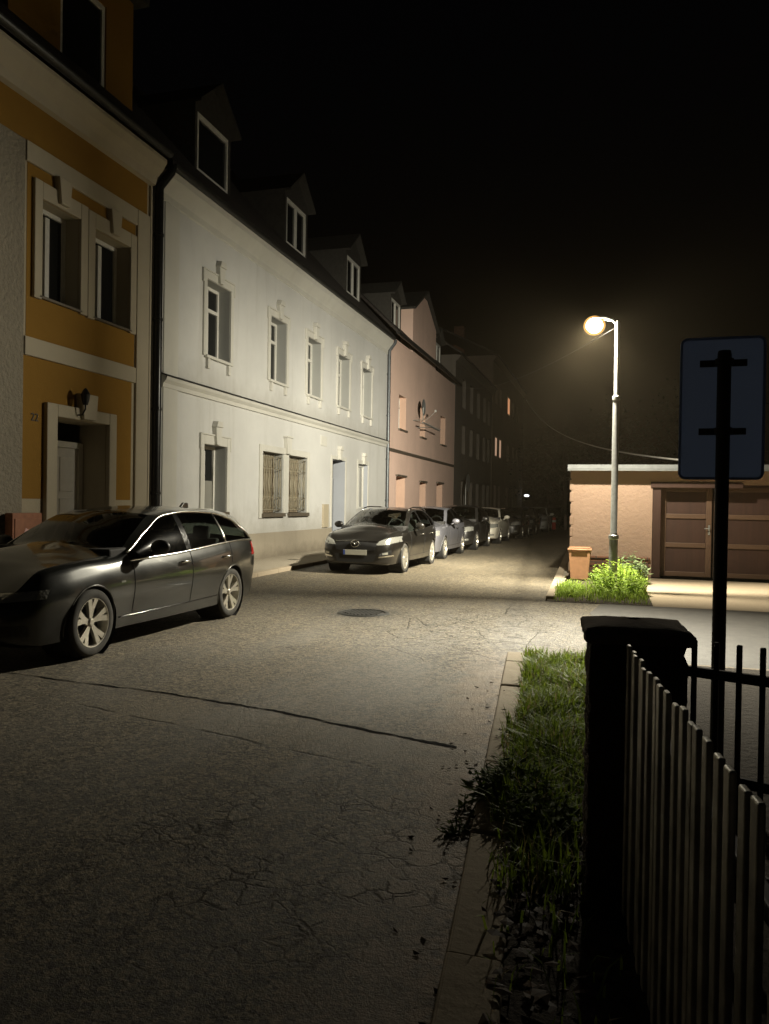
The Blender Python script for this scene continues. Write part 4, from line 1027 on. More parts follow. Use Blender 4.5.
def family(L, H, cow, hdr, belt0, belt1, tail, wmax, nose=.62):
    """curves for a hatch or estate body. tail: 'wagon', 'hatch' or 'saloon'"""
    c = dict(L=L)
    hood = belt0 + .11
    if tail == 'wagon':
        rear = [(L - 1.0, H - .015), (L - .42, H - .085), (L - .26, H - .13), (L - .10, H - .40), (L - .05, belt1 - .08), (L, .62)]
        rail = [(L - 1.15, H - .085), (L - .72, H - .15), (L - .52, H - .22), (L - .36, H - .33), (L - .25, belt1 + .0), (L - .10, belt1 - .03), (L - .05, belt1 - .11), (L, .58)]
        ri = [(L - 1.0, H - .05), (L - .42, H - .12), (L - .26, H - .17), (L - .10, H - .43), (L - .05, belt1 - .10), (L, .60)]
        rg = (L - .25, L - .10)
    elif tail == 'hatch':
        rear = [(L - 1.25, H - .03), (L - .75, H - .10), (L - .55, H - .16), (L - .14, belt1 + .04), (L - .06, belt1 - .1), (L, .62)]
        rail = [(L - 1.35, H - .10), (L - .95, H - .18), (L - .70, H - .28), (L - .52, belt1 + .02), (L - .2, belt1 - .01), (L - .06, belt1 - .12), (L, .58)]
        ri = [(L - 1.25, H - .07), (L - .75, H - .14), (L - .55, H - .20), (L - .14, belt1 + .02), (L - .06, belt1 - .11), (L, .60)]
        rg = (L - .52, L - .16)
    else:
        rear = [(L - 1.75, H - .05), (L - 1.3, H - .16), (L - .62, belt1 + .10), (L - .2, belt1 + .08), (L - .06, belt1 - .02), (L, .62)]
        rail = [(L - 1.8, H - .12), (L - 1.35, H - .22), (L - .98, belt1 + .03), (L - .6, belt1 + .01), (L - .2, belt1 - .01), (L - .06, belt1 - .08), (L, .58)]
        ri = [(L - 1.75, H - .09), (L - 1.3, H - .20), (L - .62, belt1 + .07), (L - .2, belt1 + .05), (L - .06, belt1 - .04), (L, .60)]
        rg = (L - 1.25, L - .66)
    mid = hdr + .55
    c['zt'] = [(0, nose), (.03, nose + .04), (.12, nose + .08), (.45, hood - .03), (cow - .5, hood + .06), (cow, hood + .115), ((cow + hdr) / 2, (hood + .115 + H - .05) / 2 + .035), (hdr, H - .05), (mid, H)] + rear
    c['zbelt'] = [(0, nose - .10), (.06, nose - .03), (.3, belt0 - .06), (.8, belt0), (cow, belt0 + .04), (hdr, belt0 + .07), (L - .7, belt1), (L - .25, belt1 - .01), (L - .06, belt1 - .12), (L, .56)]
    c['zrail'] = [(0, nose - .06), (.06, nose + .01), (.3, belt0 - .005), (.8, belt0 + .055), (cow, belt0 + .085), (cow + .12, belt0 + .13), ((cow + hdr) / 2 + .1, (belt0 + H) / 2 + .03), (hdr + .12, H - .105), (mid + .1, H - .065)] + rail
    c['zri'] = [(0, nose - .03), (.06, nose + .035), (.3, belt0 + .02), (.8, belt0 + .078), (cow, belt0 + .11), ((cow + hdr) / 2, (belt0 + H) / 2 + .02), (hdr, H - .10), (mid, H - .045)] + ri
    W = wmax
    c['w'] = [(0, W - .30), (.03, W - .22), (.10, W - .13), (.25, W - .06), (.55, W - .012), (1.0, W), (L - 1.0, W), (L - .4, W - .04), (L - .12, W - .10), (L - .03, W - .17), (L, W - .24)]
    c['wrail'] = [(0, W - .36), (.10, W - .20), (.3, W - .13), (.8, W - .085), (cow, W - .085), ((cow + hdr) / 2 + .1, W - .18), (hdr + .12, W - .265), (mid + .4, W - .28), (L - 1.0, W - .275), (L - .5, W - .225), (L - .25, W - .11), (L - .12, W - .14), (L, W - .3)]
    c['wri'] = [(0, W - .42), (.10, W - .27), (.3, W - .20), (.8, W - .15), (cow, W - .155), ((cow + hdr) / 2, W - .235), (hdr, W - .325), (mid + .4, W - .345), (L - 1.0, W - .35), (L - .5, W - .36), (L - .25, W - .33), (L - .1, W - .26), (L, W - .36)]
    c['rear_glass'] = rg; c['cowl'] = cow; c['header'] = hdr
    return c
def spec(c, **kw): c.update(kw); return c

# big dark estate
wag = spec(family(4.54, 1.43, 1.32, 2.16, .83, .985, 'wagon', .905, .60), paint='paint_dark', side=(1.42, 4.28), pillars=[(2.47, 2.57), (3.40, 3.45)], quarter_trim=3.425, doors=(1.45, 2.52, 3.50),
           fw=.80, rw=3.56, wr=.325, rim_r=.232, arch=.352, zb=.175, sill_strip=True, trim_r=.013, handle_z=.80, mirror_paint=False, plate_z=.40,
           front=[('headlight', [(.42, .575), (.80, .61), (.80, .69), (.42, .655)], 'lens', {}), ('kidney_grille', [(.03, .50), (.17, .50), (.19, .655), (.03, .655)], 'blackgloss', {}),
                  ('fog_intake', [(.42, .28), (.72, .30), (.72, .39), (.42, .38)], 'black', {}), ('air_intake', [(-.38, .26), (.38, .26), (.36, .36), (-.36, .36)], 'black', {'both': False})],
           sidep=[('tail_light', [(4.22, .77), (4.46, .78), (4.45, .93), (4.26, .95)], 'taillens', {}), ('side_repeater', [(1.22, .665), (1.29, .665), (1.29, .685), (1.22, .685)], 'cabin_light', {})])
bm, inf = make_car('estate_car', 'dark grey estate car in the foreground, cut off by the left edge of the photo', -5.55, 5.44, wag)
p = MB(); p.prism([(3.72, 1.405), (3.80, 1.47), (3.90, 1.47), (3.92, 1.395)], 'x', -.02, .02); p.build('fin_antenna', M['paint_dark'], bm, local=True, bevel=.008)

# brown-grey hatch
haz = spec(family(4.50, 1.42, 1.28, 2.18, .83, .97, 'wagon', .875, .66), paint='paint_brown', side=(1.40, 4.22), pillars=[(2.50, 2.60), (3.4, 3.48)], doors=(1.45, 2.55, 3.50), bow=.2,
           fw=.94, rw=3.58, wr=.32, rim_r=.232, arch=.350, style='single', spokes=10, trim='black', trim_r=.007, handle_z=.80, plate_z=.47, plate_gap=.02, emblem=.655, rails='chrome',
           front=[('headlight', [(.44, .625), (.83, .69), (.80, .80), (.50, .705)], 'lens', {'sag': (-.02, .015)}), ('grille', [(-.43, .53), (.43, .53), (.47, .66), (-.47, .66)], 'black', {'both': False, 'sag': (-.05, .03)}),
                  ('air_intake', [(-.40, .28), (.40, .28), (.46, .44), (-.46, .44)], 'black', {'both': False, 'sag': (-.02, .0)}), ('fog_intake', [(.50, .40), (.74, .44), (.74, .53), (.56, .47)], 'black', {}), ('fog_trim', [(.50, .36), (.76, .395), (.76, .43), (.50, .39)], 'chrome', {'off': .012}), ('fog_lamp', [(.58, .425), (.68, .44), (.68, .485), (.58, .465)], 'lens', {'off': .012}),
                  ('grille_bar', [(-.46, .69), (.46, .69), (.46, .70), (-.46, .70)], 'chrome', {'both': False, 'off': .01})],
           sidep=[('tail_light', [(4.20, .8), (4.42, .8), (4.40, .95), (4.24, .97)], 'taillens', {})])
make_car('parked_car', 'dark brown-grey car with an oval winged emblem, parked by the white house door', -5.10, 15.32, haz)
def hatch(paintn, L=4.3, H=1.46, nose=.66, tail='hatch', W=.885, **kw):
    fw = .86; rw = fw + kw.pop('wb', 2.58)
    d = dict(paint=paintn, side=(1.35, L - .42 if tail != 'saloon' else L - .95), pillars=[(2.40, 2.50), (3.3, 3.38)] if tail != 'saloon' else [(2.40, 2.50)], doors=(1.36, 2.45, min(3.40, rw - .05)), fw=fw, rw=rw, wr=.315, rim_r=.22, arch=.345,
             style='single', spokes=7, trim='black', trim_r=.007, handle='black', handle_z=.82, plate_z=.42,
             front=[('headlight', [(.40, .63), (.80, .66), (.78, .79), (.44, .745)], 'lens', {'sag': (-.02, .01)}), ('grille', [(-.36, .63), (.36, .63), (.40, .72), (-.40, .72)], 'black', {'both': False, 'sag': (-.01, .02)}), ('air_intake', [(-.36, .25), (.36, .25), (.42, .36), (-.42, .36)], 'black', {'both': False}), ('fog_lamp', [(.54, .33), (.68, .345), (.68, .40), (.54, .39)], 'lens', {})],
             sidep=[('tail_light', [(L - .28, .8), (L - .1, .8), (L - .12, .96), (L - .28, .96)], 'taillens', {})])
    d.update(kw)
    return spec(family(L, H, 1.22, 2.02, .85, .97, tail, W, nose), **d)
make_car('parked_car', 'silver grey hatchback parked behind the dark car with the oval emblem', -5.18, 20.0, hatch('paint_silver', 4.35, 1.44))
make_car('parked_car', 'black boxy car parked third in the row between the silver and the cream car', -5.08, 24.75, hatch('paint_black', 4.25, 1.50, .68, 'wagon', W=.88))
make_car('parked_car', 'cream coloured hatchback, fourth in the row along the tenement', -4.92, 29.4, hatch('paint_cream', 4.1, 1.42, .62, 'hatch', W=.87))
make_car('parked_car', 'black saloon in deep shade just behind the cream hatchback', -4.60, 34.3, hatch('paint_black', 4.5, 1.40, .64, 'saloon', W=.88))
make_car('parked_car', 'dark navy car, second from the far end of the row', -4.45, 39.2, hatch('paint_navy', 4.3, 1.43, .64, 'hatch', W=.88))
make_car('parked_car', 'pale car with a lit roof at the far end of the row', -4.20, 44.0, hatch('paint_pale', 4.4, 1.46, .66, 'wagon', W=.89))

# ------------------------------------------------------------------ street lamp
LP = (.075, 14.2); LX, LY, LZ = -.32, 14.2, 4.70
sl = thing('street_lamp', 'tall galvanised street lamp, lit, rising from the green weeds by the garage', 'street lamp', (LP[0], LP[1], 0))
p = MB(); p.lathe([(.0, .0), (.075, .0), (.075, .95), (.07, 1.0), (.057, 1.04), (.057, 3.40), (.05, 3.45), (.042, 3.48), (.042, 4.74), (.03, 4.78), (0, 4.79)], (LP[0], LP[1], 0), 'z', 18); p.build('pole', M['galv'], sl, smooth=35)
p = MB(); p.lathe([(.078, .93), (.088, .94), (.088, 1.0), (.078, 1.01)], (LP[0], LP[1], 0), 'z', 18); p.build('collar', M['galv'], sl, smooth=35); p = MB(); p.lathe([(.059, 3.38), (.067, 3.39), (.067, 3.45), (.059, 3.46)], (LP[0], LP[1], 0), 'z', 18); p.build('collar', M['galv'], sl, smooth=35)
p = MB(); p.tube([(LP[0], LY, 4.70), (LP[0] - .08, LY, 4.80), (LX + .17, LY, 4.83)], .024, 10); p.build('arm', M['galv'], sl, smooth=True)
p = MB(); rows = []
for i in range(9):
    u = i / 8; xx = LX + .22 - .30 * u; hw = .06 * math.sin(math.pi * (.12 + .80 * u)) + .02
    rows.append([(xx, LY + hw * math.cos(math.pi * k / 10), 4.845 + hw * .5 * math.sin(math.pi * k / 10)) for k in range(11)])
p.grid(rows); p.build('housing', M['gutter'], sl, smooth=True)
t = NT('lamp_glare_bowl'); t.n.remove(t.b)  # orange emission put on the outer shell imitates the lamp's glare rim
em = t.n.new('ShaderNodeEmission'); em.inputs[0].default_value = (1.0, .52, .14, 1); em.inputs[1].default_value = .55
tr = t.n.new('ShaderNodeBsdfTransparent'); ad = t.n.new('ShaderNodeAddShader'); t.link(em.outputs[0], ad.inputs[0]); t.link(tr.outputs[0], ad.inputs[1]); t.link(ad.outputs[0], t.out.inputs['Surface'])
p = MB(); p.sphere((LX, LY, LZ + .02), .19, 20, 14, (1.0, .95, .9)); bo = p.build('glare_bowl', t.m, sl, smooth=True)
t = NT('lamp_core'); t.n.remove(t.b)
e2 = t.n.new('ShaderNodeEmission'); e2.inputs[0].default_value = (1.0, .88, .62, 1); e2.inputs[1].default_value = 14
tr = t.n.new('ShaderNodeBsdfTransparent'); ad = t.n.new('ShaderNodeAddShader'); t.link(e2.outputs[0], ad.inputs[0]); t.link(tr.outputs[0], ad.inputs[1]); t.link(ad.outputs[0], t.out.inputs['Surface'])
p = MB(); p.sphere((LX, LY, LZ + .02), .145, 18, 12, (1.0, .95, .9)); p.build('bulb', t.m, bo, smooth=True)
li = bpy.data.lights.new('lamp_light', 'POINT'); li.energy = 1; li.shadow_soft_size = .09; li.color = (1, .925, .735)
li.use_nodes = True; nt = li.node_tree; em = nt.nodes['Emission']
geo = nt.nodes.new('ShaderNodeTexCoord'); sx = nt.nodes.new('ShaderNodeSeparateXYZ'); nt.links.new(geo.outputs['Normal'], sx.inputs[0])
def lramp(sock, stops):
    a = nt.nodes.new('ShaderNodeMath'); a.operation = 'MULTIPLY_ADD'; a.inputs[1].default_value = .5; a.inputs[2].default_value = .5; nt.links.new(sock, a.inputs[0])
    r = nt.nodes.new('ShaderNodeValToRGB'); cr = r.color_ramp; cr.interpolation = 'LINEAR'
    while len(cr.elements) < len(stops): cr.elements.new(.5)
    for e, (p_, v_) in zip(cr.elements, stops): e.position = p_ * .5 + .5; e.color = (v_, v_, v_, 1)
    nt.links.new(a.outputs[0], r.inputs[0]); return r.outputs[0]
# luminaire distribution: thrown sideways and along the street, little of it upwards or back
rz = lramp(sx.outputs[2], [(-1, .90), (-.86, .74), (-.70, .78), (-.58, .78), (-.42, .36), (-.2, .31), (-.08, .29), (.05, .235), (.2, .14), (.36, .05), (.6, .010)])
ry = lramp(sx.outputs[1], [(-1, .010), (-.96, .012), (-.93, .018), (-.87, .088), (-.76, .124), (-.55, .052), (-.35, .0072), (-.1, .035), (.2, .094), (.5, .168), (.8, .46), (.93, 1)])
ml = nt.nodes.new('ShaderNodeMath'); ml.operation = 'MULTIPLY'; nt.links.new(rz, ml.inputs[0]); nt.links.new(ry, ml.inputs[1])
# directional dimming added in the light nodes so the garage is not overlit
dimx = lramp(sx.outputs[0], [(-.45, 0), (-.15, 1)]); dimy = lramp(sx.outputs[1], [(.15, 0), (.45, 1)])
s1 = nt.nodes.new('ShaderNodeMath'); s1.operation = 'MULTIPLY'; nt.links.new(dimx, s1.inputs[0]); nt.links.new(dimy, s1.inputs[1])
s2 = nt.nodes.new('ShaderNodeMath'); s2.operation = 'MULTIPLY_ADD'; s2.inputs[1].default_value = -.92; s2.inputs[2].default_value = 1; nt.links.new(s1.outputs[0], s2.inputs[0])
s3 = nt.nodes.new('ShaderNodeMath'); s3.operation = 'MULTIPLY'; nt.links.new(ml.outputs[0], s3.inputs[0]); nt.links.new(s2.outputs[0], s3.inputs[1]); ml = s3
m2 = nt.nodes.new('ShaderNodeMath'); m2.operation = 'MULTIPLY'; m2.inputs[1].default_value = 93000; nt.links.new(ml.outputs[0], m2.inputs[0]); nt.links.new(m2.outputs[0], em.inputs['Strength'])
lo_ = bpy.data.objects.new('lamp_light', li); col.objects.link(lo_); lo_.parent = sl; lo_.location = (LX - LP[0], 0, LZ)

# ------------------------------------------------------------------ garage, gates, bin
GY, GX0 = 17.1, -.80
ga = thing('garage', 'low peach plastered garage with a pale flashing along its flat roof', 'garage', (GX0, GY, 0))
def fy_holes(mb, y, x0, x1, z0, z1, holes):
    xs = sorted({x0, x1, *[h[0] for h in holes], *[h[1] for h in holes]}); zs = sorted({z0, z1, *[h[2] for h in holes], *[h[3] for h in holes]})
    for i in range(len(xs) - 1):
        for j in range(len(zs) - 1):
            a, b = (xs[i] + xs[i + 1]) / 2, (zs[j] + zs[j + 1]) / 2
            if any(h[0] < a < h[1] and h[2] < b < h[3] for h in holes): continue
            mb.quad((xs[i], y, zs[j]), (xs[i + 1], y, zs[j]), (xs[i + 1], y, zs[j + 1]), (xs[i], y, zs[j + 1]))
GO = (.86, 6.2, .02, 1.99)
w = MB(); fy_holes(w, GY, GX0, 7.0, .02, 2.3, [GO])
w.quad((GX0, GY, .02), (GX0, GY + 6, .02), (GX0, GY + 6, 2.3), (GX0, GY, 2.3)); w.quad((7, GY, .02), (7, GY, 2.3), (7, GY + 6, 2.3), (7, GY + 6, .02)); w.quad((GX0, GY + 6, .02), (7, GY + 6, .02), (7, GY + 6, 2.3), (GX0, GY + 6, 2.3))
w.quad((GX0, GY, 2.28), (7, GY, 2.28), (7, GY + 6, 2.28), (GX0, GY + 6, 2.28))
for xx in (GO[0], GO[1]): w.quad((xx, GY, .02), (xx, GY + .4, .02), (xx, GY + .4, GO[3]), (xx, GY, GO[3]))
w.quad((GO[0], GY, GO[3]), (GO[1], GY, GO[3]), (GO[1], GY + .4, GO[3]), (GO[0], GY + .4, GO[3]))
w.build('wall', M['garage'], ga, fixn=False)
f = MB(); f.box(GX0 - .07, 7.05, GY - .29, GY + 6.1, 2.27, 2.31); f.prism([(GY - 0.310, 2.262), (GY - 0.292, 2.262), (GY - 0.292, 2.36), (GY - 0.270, 2.39), (GY - 0.310, 2.39)], 'x', GX0 - .07, 7.05); f.prism([(GY - 0.316, 2.30), (GY - 0.310, 2.30), (GY - 0.310, 2.325), (GY - 0.316, 2.32)], 'x', GX0 - .07, 7.05)
f.box(GX0 - .06, 7.04, GY - .26, GY + 6.1, 2.312, 2.37); f.build('flashing', M['flash'], ga)
b = MB(); b.box(GX0 + .35, GO[0] - .10, GY - .035, GY, .03, .24); b.box(GX0 + .2, GO[0] - .04, GY - .055, GY, .24, .31); b.box(GX0 + .2, GO[0] - .06, GY - .03, GY, .31, .40); b.box(GX0 + .1, GO[0] - .03, GY - .06, GY, .40, .45); b.build('brick_base', M['brick'], ga, bevel=.008)
# cracked corner: rough stones showing on the street corner
q = MB()
for i in range(9): zz = .1 + i * .25; q.box(GX0 - .02 - rnd.uniform(0, .02), GX0 + .03 + rnd.uniform(0, .03), GY - .008 - rnd.uniform(0, .01), GY + .25, zz, zz + .2 + rnd.uniform(0, .04))
q.build('corner_stone', M['garage'], ga, bevel=.02)
def gate(x0, x1, label, hinge_left):
    o = thing('wooden_gate', label, 'gate', ((x0 + x1) / 2, GY + .3, .02), 'brown panelled gates of the garage'); y = GY + .30
    fr = MB(); st_ = .11
    fr.box(x0, x0 + st_, y - .05, y, .06, 1.96); fr.box(x1 - st_, x1, y - .05, y, .06, 1.96)
    zs = [.06, .67, 1.28, 1.85]
    for z in zs: fr.box(x0 + st_, x1 - st_, y - .048, y, z, z + .10)
    fr.build('frame', M['gaterail'], o, bevel=.01)
    for a, b in zip(zs[:-1], zs[1:]):
        MB().box(x0 + st_ - .01, x1 - st_ + .01, y - .02, y - .005, a + .09, b + .01).build('panel', M['gatewood'], o)
    h = MB(); hx = x1 - .05 if hinge_left else x0 + .05
    h.box(hx - .02, hx + .02, y - .062, y - .05, .95, 1.15); h.tube([(hx, y - .062, 1.08), (hx, y - .11, 1.08), (hx - .1 if hinge_left else hx + .1, y - .11, 1.08)], .01, 6); h.build('handle', M['galv'], o)
    return o
gate(1.04, 2.05, 'brown panelled gate leaf nearest the peach wall, left of the sign post', True)
gate(2.09, 3.45, 'brown panelled gate leaf seen on the right behind the sign post', False)
gate(3.49, 4.85, 'brown panelled gate leaf farthest right in the garage front', False)
gf = MB(); gf.box(.868, 1.03, GY + .02, GY + .32, .03, 1.975); gf.box(1.03, 6.19, GY + .1, GY + .3, 1.965, 1.984)
gf.box(.82, 2.6, GY - .03, GY + .02, 1.92, 2.03)
gf.build('gate_frame', M['gatewood'], ga, bevel=.008)

bn = thing('rubbish_bin', 'small brown lidded bin at the garage corner beside the weeds', 'bin', (-.56, 16.0, 0))
BX, BY = -.56, 16.0
b = MB(); rows = []
for (z, sx_) in ((.04, .17), (.3, .19), (.62, .215)):
    rows.append([(BX + sx_ * a, BY + sx_ * 1.05 * b_, z) for a, b_ in ((-1, -1), (1, -1), (1, 1), (-1, 1), (-1, -1))])
b.grid(rows); b.quad(*[rows[0][i] for i in range(4)]); b.build('body', M['bin'], bn, bevel=.015)
b = MB(); b.box(BX - .235, BX + .235, BY - .245, BY + .245, .622, .665); b.box(BX - .21, BX + .21, BY - .21, BY + .21, .665, .69); b.build('lid', M['bin'], bn, bevel=.015)
MB().tube([(BX - .15, BY - .255, .64), (BX + .15, BY - .255, .64)], .014, 6).build('handle', M['bin'], bn, smooth=True)
for xx in (BX - .18, BX + .18): MB().lathe([(0, xx - .02), (.055, xx - .02), (.06, xx), (.055, xx + .02), (0, xx + .02)], (0, BY + .225, .055), 'x', 14).build('wheel', M['black'], bn)

# ------------------------------------------------------------------ overhead cables
def cable(name, label, a, b, sag, r=.012):
    pts = []
    for i in range(25):
        u = i / 24; p = Vector(a).lerp(Vector(b), u); p.z -= sag * 4 * u * (1 - u); pts.append(p)
    o = MB().tube(pts, r, 6).build(name, M['wire' if r < .01 else 'wire_pale'], smooth=True); tag(o, label, 'cable'); return o
cable('overhead_cable', 'thin cable sagging from the far tenement down to the garage roof', (XF + .35, 76.6, 11.9), (1.42, 16.85, 2.48), 1.1, .022)
cable('overhead_cable', 'thin cable from the street lamp pole top back to the salmon house', (.075, 14.26, 4.7), (XF + .4, 41.0, 7.9), .5, .0035)
sw_ = thing('cable_anchor', 'small bright insulator where the sagging cable meets the garage roof', 'insulator', (1.42, 17.0, 2.40))
p = MB(); p.lathe([(0, 2.40), (.02, 2.40), (.02, 2.44), (.045, 2.45), (.045, 2.47), (.02, 2.48), (.04, 2.5), (.02, 2.53), (0, 2.53)], (1.42, 17.0, 0), 'z', 12); p.build('insulator', M['frame'], sw_, smooth=40)

# ------------------------------------------------------------------ sign seen from behind
SX, SY = .585, 4.6
sg_ = thing('traffic_sign', 'back of a tall grey traffic sign clamped to a dark post behind the fence', 'traffic sign', (SX, SY, 0))
p = MB(); p.lathe([(0, .03), (.036, .03), (.036, 2.34), (.032, 2.36), (0, 2.365)], (SX, SY - .05, 0), 'z', 16); p.build('post', M['post'], sg_, smooth=40)
def rr(x0, x1, z0, z1, r):
    pts = []
    for (cx_, cz_, a0) in ((x1 - r, z1 - r, 0), (x0 + r, z1 - r, 90), (x0 + r, z0 + r, 180), (x1 - r, z0 + r, 270)):
        pts += [(cx_ + r * math.cos(R(a0 + k * 15)), cz_ + r * math.sin(R(a0 + k * 15))) for k in range(7)]
    return pts
p = MB(); p.prism(rr(SX - .218, SX + .21, 1.665, 2.44, .035), 'y', SY, SY + .003)
pts = rr(SX - .216, SX + .208, 1.667, 2.438, .033); p.tube([(a, SY - .008, b) for a, b in pts + pts[:1]], .008, 6, cap=False)
p.build('panel', M['signback'], sg_, smooth=40)
p = MB()
for z in (2.30, 1.925):
    p.box(SX - .12, SX + .12, SY - .018, SY - .001, z - .018, z + .018); p.lathe([(.041, z - .016), (.047, z - .016), (.047, z + .016), (.041, z + .016)], (SX, SY - .05, 0), 'z', 16)
p.build('clamp', M['post'], sg_)

# ------------------------------------------------------------------ pillar and fences
ang = R(4); ca, sa = math.cos(ang), math.sin(ang)
PC = (.095, 3.02)
def prot(x, y, z): return (PC[0] + x * ca - y * sa, PC[1] + x * sa + y * ca, z)
pl = thing('gate_pillar', 'rough dark stone gate pillar with a shallow pyramid cap at the end of the fence', 'pillar', (PC[0], PC[1], 0))
b = MB(); hw = .165; N = 26; per = []
for k in range(4):
    for i in range(6):
        u = -1 + 2 * i / 6; per.append([(u, -1), (1, u), (-u, 1), (-1, -u)][k])
rows = []
for j in range(N + 1):
    z = .0 + 1.02 * j / N; row = []
    for i, (u, v) in enumerate(per):
        jit = .004 * math.sin(j * 2.1 + i * 1.3) + rnd.uniform(-.004, .004) - (.006 if j % 5 == 0 else 0)
        row.append(prot(u * (hw + jit), v * (hw + jit), z))
    rows.append(row + row[:1])
b.grid(rows); b.build('shaft', M['stone'], pl, smooth=True)
b = MB(); hc = .184; lay = [(hc - .008, 1.015), (hc, 1.02), (hc + .002, 1.052), (hc - .006, 1.062), (hc * .55, 1.076), (.02, 1.086)]; rows = []
for r_, z in lay:
    row = [prot(u * (r_ + rnd.uniform(-.003, .003)), v * (r_ + rnd.uniform(-.003, .003)), z + rnd.uniform(-.002, .002)) for (u, v) in per]; rows.append(row + row[:1])
b.grid(rows); b.add([v for v in rows[0][:-1]], [tuple(range(24))]); b.build('cap', M['cap'], pl, smooth=45)

fe = thing('picket_fence', 'steel picket fence with lit slat tops running from the pillar to the right edge', 'fence', (.25, 1.5, 0))
F0 = Vector((.066, 2.77)); FD = Vector((.15, -1.23)).normalized(); FN = Vector((-FD.y, FD.x))
def fpt(s, n, z): q = F0 + FD * s + FN * n; return (q.x, q.y, z)
def bar(mb, s0, s1, n0, n1, z0, z1, roundtop=0):
    mb.add([fpt(s, n, z) for z in (z0, z1) for (s, n) in ((s0, n0), (s1, n0), (s1, n1), (s0, n1))], [(3, 2, 1, 0), (4, 5, 6, 7), (0, 1, 5, 4), (1, 2, 6, 5), (2, 3, 7, 6), (3, 0, 4, 7)])
s = .03; i = 0
while s < 3.6:
    m = MB(); zt = 1.03 + rnd.uniform(-.008, .008); ln_ = rnd.uniform(-.006, .006)
    bar(m, s, s + .040, -.007 + ln_, .007 + ln_, .12, zt)
    m.build('picket', M['steel'], fe, bevel=.004)
    s += .082 + rnd.uniform(-.003, .003); i += 1
m = MB(); bar(m, -.02, 3.7, .012, .042, .835, .87); m.build('rail', M['steel_dark'], fe, bevel=.005)
m = MB(); bar(m, -.02, 3.7, .012, .042, .25, .285); m.build('rail', M['steel_dark'], fe, bevel=.005)

f2 = thing('bar_fence', 'short dark steel bar fence on the far side of the pillar', 'fence', (.7, 2.75, 0))
G0 = Vector((.27, 2.93)); GD = Vector((.93, -.36)).normalized(); GN = Vector((-GD.y, GD.x))
def gpt(s, n, z): q = G0 + GD * s + GN * n; return (q.x, q.y, z)
def gbar(mb, s0, s1, n0, n1, z0, z1): mb.add([gpt(s, n, z) for z in (z0, z1) for (s, n) in ((s0, n0), (s1, n0), (s1, n1), (s0, n1))], [(3, 2, 1, 0), (4, 5, 6, 7), (0, 1, 5, 4), (1, 2, 6, 5), (2, 3, 7, 6), (3, 0, 4, 7)])
s = .02
while s < 2.2:
    m = MB(); gbar(m, s, s + .018, -.009, .009, .15, 1.035); m.build('bar', M['steel_dark'], f2, bevel=.004); s += .074
for z in (.90, .54, .22): m = MB(); gbar(m, -.02, 2.3, .011, .035, z, z + .035); m.build('rail', M['steel_dark'], f2, bevel=.004)

# ------------------------------------------------------------------ vegetation
def blade(mb, p, h, w, az, lean):
    dx, dy = math.cos(az), math.sin(az); nx, ny = -dy * w, dx * w
    a = Vector(p); b = a + Vector((dx * lean * h * .35, dy * lean * h * .35, h * .6)); c = a + Vector((dx * lean * h, dy * lean * h, h * (1 - .25 * lean)))
    mb.add([(a.x - nx, a.y - ny, a.z), (a.x + nx, a.y + ny, a.z), (b.x + nx * .8, b.y + ny * .8, b.z), (b.x - nx * .8, b.y - ny * .8, b.z), tuple(c)], [(0, 1, 2, 3), (3, 2, 4)])
def leaf(mb, p, L_, W_, az, tilt, fold=.25):
    d = Vector((math.cos(az) * math.cos(tilt), math.sin(az) * math.cos(tilt), math.sin(tilt))); s = Vector((-math.sin(az), math.cos(az), 0)); up = d.cross(s) * -1
    p = Vector(p); m1 = p + d * L_ * .45
    mb.add([tuple(p), tuple(m1 + s * W_ * .5 + up * W_ * fold), tuple(p + d * L_ - Vector((0, 0, L_ * .12))), tuple(m1 - s * W_ * .5 + up * W_ * fold), tuple(m1)], [(0, 4, 1), (1, 4, 2), (2, 4, 3), (3, 4, 0)])
gm = MB(); cnt = 0
def fence_x(y): return .066 + .122 * (2.77 - y)
clumps = [(rnd.uniform(3.0, 7.6), rnd.random()) for _ in range(60)]
while cnt < 12500:
    y = rnd.uniform(2.9, 7.55) if rnd.random() < .9 else rnd.uniform(1.2, 3.2); x0 = kl(y) + (.08 + .10 * rnd.random() if y < 5.0 else .17 + .04 * rnd.random()); x1 = (-.06 if 2.55 < y < 3.2 else (fence_x(y) if y < 2.6 else .0)); x = x0 + (x1 - x0) * rnd.random()
    dens = .5 + .5 * math.sin(x * 9 + 1.3 * math.sin(y * 3)) * math.sin(y * 4.1 + 2 * math.sin(x * 5))
    if rnd.random() > .35 + .65 * dens: continue
    if y < 3.5 and rnd.random() < .88: continue
    h = rnd.uniform(.07, .17) * (.7 + .7 * dens); 
    blade(gm, (x, y, .03), h, rnd.uniform(.0025, .006), rnd.uniform(0, 6.283), rnd.uniform(.15, 1.0)); cnt += 1
go = gm.build('grass', M['grass'], weld=False, fixn=False); tag(go, 'strip of green grass growing between the kerb and the fence', 'grass', kind='stuff')
lm = MB()
for _ in range(330):
    y = rnd.uniform(1.0, 4.2); x = rnd.uniform(kl(y) + .16, min(.1, fence_x(y)))
    leaf(lm, (x, y, .06 + rnd.uniform(0, .02)), (q_ := rnd.uniform(.035, .075)), q_ * rnd.uniform(.6, .85), rnd.uniform(0, 6.28), rnd.uniform(-.12, .2), rnd.uniform(-.12, .2))
for _ in range(50):
    y = rnd.uniform(2.0, 6.5); x = kl(y) + rnd.uniform(-.25, .12)
    leaf(lm, (x, y, .01 if x < kl(y) else .06), rnd.uniform(.02, .05), rnd.uniform(.012, .03), rnd.uniform(0, 6.28), rnd.uniform(-.1, .3), .3)
